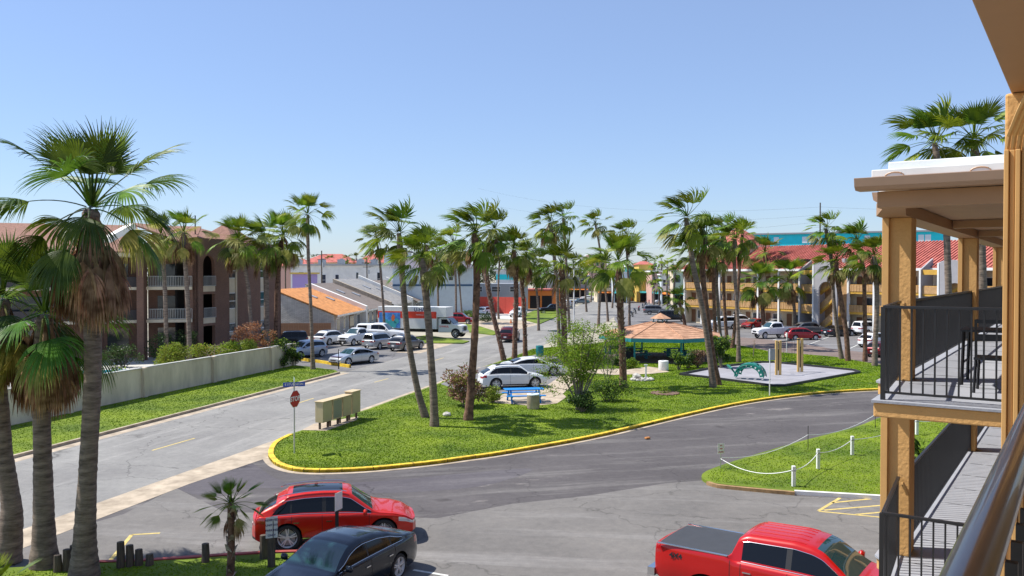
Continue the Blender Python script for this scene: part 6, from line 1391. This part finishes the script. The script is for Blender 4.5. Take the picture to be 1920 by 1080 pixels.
mb = MB(); ribbon(mb, gp([(561, 676), (600, 681), (655, 690)]), .16, 0, 0, .26); tag(mb.build('yellow_kerb', M['ykerb']), kind='structure')
MB_ = MB().cyl((0, 0, 0), (0, 0, .55), .05, n=8).cyl((0, 0, .55), (0, 0, 1.7), .035, n=6); tag(MB_.build('marker_post', M['black'], loc=at(635, 692)), 'thin dark post before the hood of the silver sedan', 'post')
# rock ring, mulch ring, rocks
rk = empty('rock_ring', at(1204, 713, .12), 0, 'ring of pale rocks with white post and pale ball', 'rock garden')
rs = random.Random(4)
M['rock'] = mat('pale_rock', (.46, .44, .40), .9, .2, 3, .6, 12); M['mulch'] = mat('brown_mulch', (.16, .10, .07), .95, .3, 6, .8, 20)
def rock(parent, c, s, m='rock', name='rock'):
    bm = bmesh.new(); bmesh.ops.create_icosphere(bm, subdivisions=2, radius=s)
    for v in bm.verts: v.co *= 1 + rs.uniform(-.18, .18); v.co.z *= .65
    me = bpy.data.meshes.new(name); bm.to_mesh(me); bm.free(); return link(name, me, M[m], parent, c)
for k in range(12): a = k * R(30); rock(rk, (.75 * math.cos(a), .55 * math.sin(a), .08), rs.uniform(.14, .24))
MB().cyl((0, 0, 0), (0, 0, .03), .7, n=16).build('gravel_bed', M['mulch'], rk); MB().box((.28, 0, .6), (.11, .11, 1.15)).build('marker_post', M['white'], rk); MB().box((.28, 0, 1.15), (.26, .12, .08)).build('marker_top', M['white'], rk)
rock(rk, (-.4, .1, .32), .32)
ml = empty('mulch_ring', at(1247, 738, .12), 0, 'round brown mulch bed with a small green sprout', 'planting bed'); MB().cyl((0, 0, 0), (0, 0, .05), .85, n=24).build('mulch', M['mulch'], ml)
for k in range(16): a = k * R(22.5); rock(ml, (.88 * math.cos(a), .88 * math.sin(a), .03), .10, 'mulch', 'edging_stone')
rsn = np.random.RandomState(8); link('sprout', mesh_fast('sprout', leaves([(0, 0, .25)], .3, 90, .07, rsn, length=3.5), 4), M['leaf'], ml)
o = rock(None, at(838, 777, .2), .24); tag(o, 'single pale rock on the grass between the nearest island palms', 'rock')
# traffic cone, brick fragment in the driveway, red sign board
cn = empty('traffic_cone', at(958, 606), 0, 'small orange cone beside the white SUV up the street', 'cone'); MB().cyl((0, 0, .04), (0, 0, .75), .18, .03, 12).build('cone', M['orange'], cn); MB().box((0, 0, .02), (.42, .42, .04)).build('base', M['orange'], cn)
tag(MB().box((0, 0, .05), (.26, .16, .09), rz=.5).build('brick_fragment', M['orange_sh'], loc=at(1214, 823, .02), bevel=.02), 'small orange-red brick fragment on the dark driveway near the yellow kerb', 'brick')
for px, py0, py1, w, hgt, m, lb in [(1175, 528, 560, 1.6, 1.6, 'coral', 'red round-topped shop sign on a pole by the far street'), (1178, 556, 562, 2.4, 1.2, 'orange', 'orange banner beside the thick palm far up the street')]:
    p = at(px, 566); e = empty('shop_sign', p, 0, lb, 'sign'); zt_ = H(px, py0, p.y).z; MB().cyl((0, 0, 0), (0, 0, zt_), .08, n=8).build('post', M['white'], e); MB().box((0, -.15, zt_ - hgt / 2), (w, .12, hgt)).build('board', M[m], e, bevel=.1)
# lamp posts
for px, py, Y, hh, lb in [(1076, 505, 150, 0, 'pale lamp post behind the short-headed palms'), (693, 500, 190, 0, 'lamp post above the far white building')]:
    p = Vector(((px - 960) / FPX * Y, Y, 0)); e = empty('street_lamp', p, 0, lb, 'street lamp', 'street lamps'); zt_ = H(px, py, Y).z; MB().cyl((0, 0, 0), (0, 0, zt_), .12, .08, 8).build('post', M['white'], e); MB().box((.4, 0, zt_), (1.0, .25, .12)).build('lamp_head', M['grey'], e)
# ---------------------------------------------------------------- the ochre gallery building the photograph is taken from
# local frame: x runs along the gallery, y to its open side, origin under the camera
TH = R(56)
Q = Matrix.Rotation(TH, 3, 'Z')
hb = empty('gallery_building', (0, 0, 0), TH, 'ochre stucco gallery building with black railings filling the right edge', 'building')
FZ = [6.7, 4.25, 1.8]; WO = 2.39
def LB(): return MB()
def box(mb, t0, t1, w0, w1, z0, z1): return mb.box(((t0 + t1) / 2, (w0 + w1) / 2, (z0 + z1) / 2), (t1 - t0, w1 - w0, z1 - z0))
CT = [12.86, 21.3, 29.7, 38.0]
for t in CT:
    for zf in FZ:
        c = box(LB(), t, t + .4, 2.02, WO, zf + .004, zf + 2.27).build('column', M['stucco'], hb, bevel=.012)
        m_ = box(LB(), t - .06, t - .002, WO - .09, WO, zf + (.004), zf + 2.27)
        m_.build('pilaster', M['stucco_trim'], hb, bevel=.006)
    box(LB(), t, t + .4, 2.02, WO, -.2, 1.6).build('column', M['stucco'], hb, bevel=.012)
# slabs, edge beams, decks
for i, zf in enumerate(FZ):
    mb = LB().prism([(10.75, -2.5), (42, -2.5), (42, 2.42), (12.75, 2.42), (12.3, 2.12), (10.75, 2.09)], zf - .20, zf - .03); mb.build('slab', M['stucco'], hb, bevel=.015)
    mb = LB().prism([(10.72, -2.5), (42, -2.5), (42, 2.44), (12.72, 2.44), (12.28, 2.14), (10.72, 2.11)], zf - .028, zf); mb.build('deck', M['deck'], hb)
    box(LB(), -6, 10.745, -2.5, .34, zf - .20, zf - .03).build('slab', M['stucco'], hb)
    box(LB(), -6, 10.715, -2.5, .36, zf - .028, zf).build('deck', M['deck'], hb)
    mb = LB()
    for k in range(24):
        t = 11.4 + k * 1.22; box(mb, t, t + .012, -.78, 2.0, zf + .0005, zf + .003)
    mb.build('deck_joint', M['dark'], hb)
    box(LB(), 11.2, 40, -.95, -.8, zf, zf + 2.24).build('wall', M['stucco'], hb)
    box(LB(), -6, 9.5, -1.75, -1.6, zf, zf + 2.24).build('wall', M['stucco'], hb)
# wing roof: cross beam, side beam, ceiling, gutter, white membrane steps
zt = 8.97
box(LB(), 10.78, 11.02, -2.5, 2.07, zt, zt + .19).build('front_beam', M['beam_tan'], hb, bevel=.006)
mb = LB().prism([(11.04, 1.80), (12.4, 2.02), (42, 2.02), (42, WO), (12.4, WO), (11.04, 2.06)], zt + .002, zt + .17); mb.build('side_beam', M['beam_tan'], hb)
for t in CT[1:] + [17.0]:
    box(LB(), t, t + .22, -.79, 2.0, zt + .03, zt + .16).build('ceiling_beam', M['beam_tan'], hb)
box(LB(), 11.04, 42, -.79, 2.01, zt + .175, zt + .20).build('ceiling', M['ceil'], hb)
g = LB()
prof = [(10.52, 9.16), (10.46, 9.20), (10.44, 9.30), (10.60, 9.31), (10.77, 9.31), (10.77, 9.165)]
V = [(t, w, z) for w in (-2.5, 2.26) for t, z in prof]; n = len(prof)
g.add(V, [tuple(range(n)), tuple(range(n, 2 * n))[::-1]] + [(i, (i + 1) % n, n + (i + 1) % n, n + i) for i in range(n)])
g.build('gutter', M['gutter_tan'], hb, bevel=.004)
g = LB(); prof = [(2.26, 9.165), (2.40, 9.165), (2.45, 9.20), (2.47, 9.308), (2.26, 9.308)]; n = len(prof)
V = [(t, w, z) for t in (12.5, 42) for w, z in prof]
g.add(V, [tuple(range(n)), tuple(range(n, 2 * n))[::-1]] + [(i, (i + 1) % n, n + (i + 1) % n, n + i) for i in range(n)])
g.build('gutter', M['gutter_tan'], hb)
LB().prism([(10.60, -2.5), (42, -2.5), (42, 2.40), (12.6, 2.40), (12.2, 2.10), (10.60, 2.10)], 9.312, 9.40).build('roof_edge', M['wroof'], hb, bevel=.01)
box(LB(), 10.78, 40, -2.5, 1.95, 9.402, 9.50).build('roof', M['wroof'], hb, bevel=.01)
for w in (1.85, .98, .1):
    mb = LB(); pts = [Vector((10.595, w + .10 * math.cos(a), 9.315 + .045 * math.sin(a))) for a in [math.pi * k / 8 for k in range(9)]]
    mb.tube(pts, .008, 5).build('gutter_strap', M['gutter_tan'], hb)
# railings
def railing(a, b, zf, top=1.10, spacing=.115, post_ends=True, topmat='black', name='railing', low=.09):
    a, b = Vector(a), Vector(b); d = b - a; L = d.length; u = d / L; e = empty(name, (0, 0, 0)); e.parent = hb
    mb = MB().bar((a.x, a.y, zf + top), (b.x, b.y, zf + top), .045, .035); mb.build('top_rail', M[topmat], e, bevel=.004)
    MB().bar((a.x, a.y, zf + low), (b.x, b.y, zf + low), .03, .025).build('bottom_rail', M['black'], e)
    me = None; n = int(L / spacing)
    for k in range(n):
        p = a + u * (k + .5) * L / n
        if me is None:
            mb = MB().box((0, 0, (low + top) / 2), (.019, .019, top - low - .03)); me = mesh_np('baluster', mb.v, mb.f)
        link('baluster', me, M['black'], e, (p.x, p.y, zf))
    if post_ends:
        for p in (a, b): MB().box((p.x, p.y, zf + top / 2), (.05, .05, top)).build('post', M['black'], e)
for zf in FZ[:2]:
    railing((10.83, 2.0), (10.83, .52), zf)
    railing((10.83, .47), (10.83, -1.6), zf)
    railing((10.86, 1.99), (12.84, 2.16), zf, post_ends=False)
    for t0, t1 in ((13.28, 21.28), (21.72, 29.68)): railing((t0, 2.13), (t1, 2.13), zf, spacing=.13)
# handrail end brackets that turn down to the columns
for zf in FZ[:2]:
    for t in (12.5, 20.95, 29.35):
        MB().tube([(t, 2.06, zf + 1.1), (t + .12, 2.06, zf + 1.08), (t + .34, 2.05, zf + .88)], .018, 6).build('rail_bracket', M['stucco_trim'], hb)
# our own gallery: column, fluted downspout with elbow, eave, handrail
box(LB(), 4.22, 4.60, -.12, .30, 6.704, 8.968).build('column', M['stucco'], hb, bevel=.01)
box(LB(), 4.22, 4.60, -.12, .30, 4.26, 6.498).build('column', M['stucco'], hb, bevel=.01)
dn = empty('downspout', (0, 0, 0)); dn.parent = hb
mb = LB()
for k in range(4): box(mb, 4.155 + (.012 if k % 2 else 0), 4.218, .300 - .021 * (k + 1), .300 - .021 * k - .002, 4.3, 8.72)
mb.build('fluted_pipe', M['stucco_trim'], dn, bevel=.003)
mb = LB()
for k in range(4):
    w = .29 - .021 * k; mb.tube([(4.185, w, 8.715), (4.16, w - .01, 8.78), (4.06, w - .05, 8.86), (3.98, w - .09, 8.93), (3.95, w - .1, 9.0)], .0105, 6)
mb.build('elbow', M['stucco_trim'], dn)
box(LB(), -6, 10.77, -.10, .28, 8.97, 9.14).build('edge_beam', M['beam_tan'], hb, bevel=.006)
box(LB(), -6, 10.77, -1.59, -.11, 9.10, 9.13).build('ceiling', M['ceil'], hb)
box(LB(), -6, 10.5, -1.59, .285, 9.142, 9.155).build('soffit', M['ceil'], hb)
g = LB(); prof = [(.29, 9.145), (.325, 9.145), (.345, 9.17), (.365, 9.26), (.352, 9.27), (.29, 9.27)]; n = len(prof)
V = [(t, w, z) for t in (-6, 10.42) for w, z in prof]
g.add(V, [tuple(range(n)), tuple(range(n, 2 * n))[::-1]] + [(i, (i + 1) % n, n + (i + 1) % n, n + i) for i in range(n)])
g.build('gutter', M['gutter_tan'], hb, bevel=.004)
box(LB(), -6, 10.4, -2.5, .30, 9.275, 9.36).build('roof', M['wroof'], hb)
e = empty('railing', (0, 0, 0)); e.parent = hb
RW, RZ = .128, 7.79
MB().tube([(-1.0, RW, RZ), (.3, RW, RZ), (2, RW, RZ), (4.2, RW, RZ)], .033, 24).build('handrail', M['bronze'], e, smooth=True)
me = None
for k in range(40):
    mb = MB().box((0, 0, -.52), (.018, .018, .98)); me = me or mesh_np('baluster', mb.v, mb.f)
    link('baluster', me, M['black'], e, (-.9 + .125 * k, RW - .03, RZ - .03))
MB().bar((-1, RW - .03, 6.80), (4.2, RW - .03, 6.80), .03, .03).build('bottom_rail', M['black'], e)
railing((4.65, .15), (10.7, .15), 6.7); railing((4.65, .15), (10.7, .15), 4.25)
# black metal table and chair on the upper wing deck
def wl_(t, w, z): v = Q @ Vector((t, w, 0)); return Vector((v.x, v.y, z))
t_ = empty('patio_table', wl_(13.2, 1.05, 6.7), TH, 'black metal patio table on the upper gallery deck behind the railing', 'table')
MB().box((0, 0, .73), (.75, .75, .03)).build('tabletop', M['plastic'], t_, bevel=.005)
for sx in (-1, 1):
    for sy in (-1, 1): MB().bar((sx * .32, sy * .32, .72), (sx * .34, sy * .34, 0), .03, .03).build('leg', M['black'], t_)
MB().bar((-.33, -.33, .3), (.33, -.33, .3), .02, .02).bar((-.33, .33, .3), (.33, .33, .3), .02, .02).build('stretcher', M['black'], t_)
c_ = empty('patio_chair', wl_(12.3, .95, 6.7), TH, 'black metal patio chair beside the table on the upper gallery deck', 'chair')
MB().box((0, 0, .43), (.45, .45, .03)).build('seat', M['black'], c_)
MB().bar((-.2, -.2, .45), (-.25, -.2, .92), .03, .03).bar((-.2, .2, .45), (-.25, .2, .92), .03, .03).bar((-.25, -.2, .9), (-.25, .2, .9), .03, .05).bar((-.23, -.2, .7), (-.23, .2, .7), .02, .08).build('backrest', M['black'], c_)
for sx in (-1, 1):
    for sy in (-1, 1): MB().bar((sx * .2, sy * .2, .43), (sx * .22, sy * .22, 0), .025, .025).build('leg', M['black'], c_)
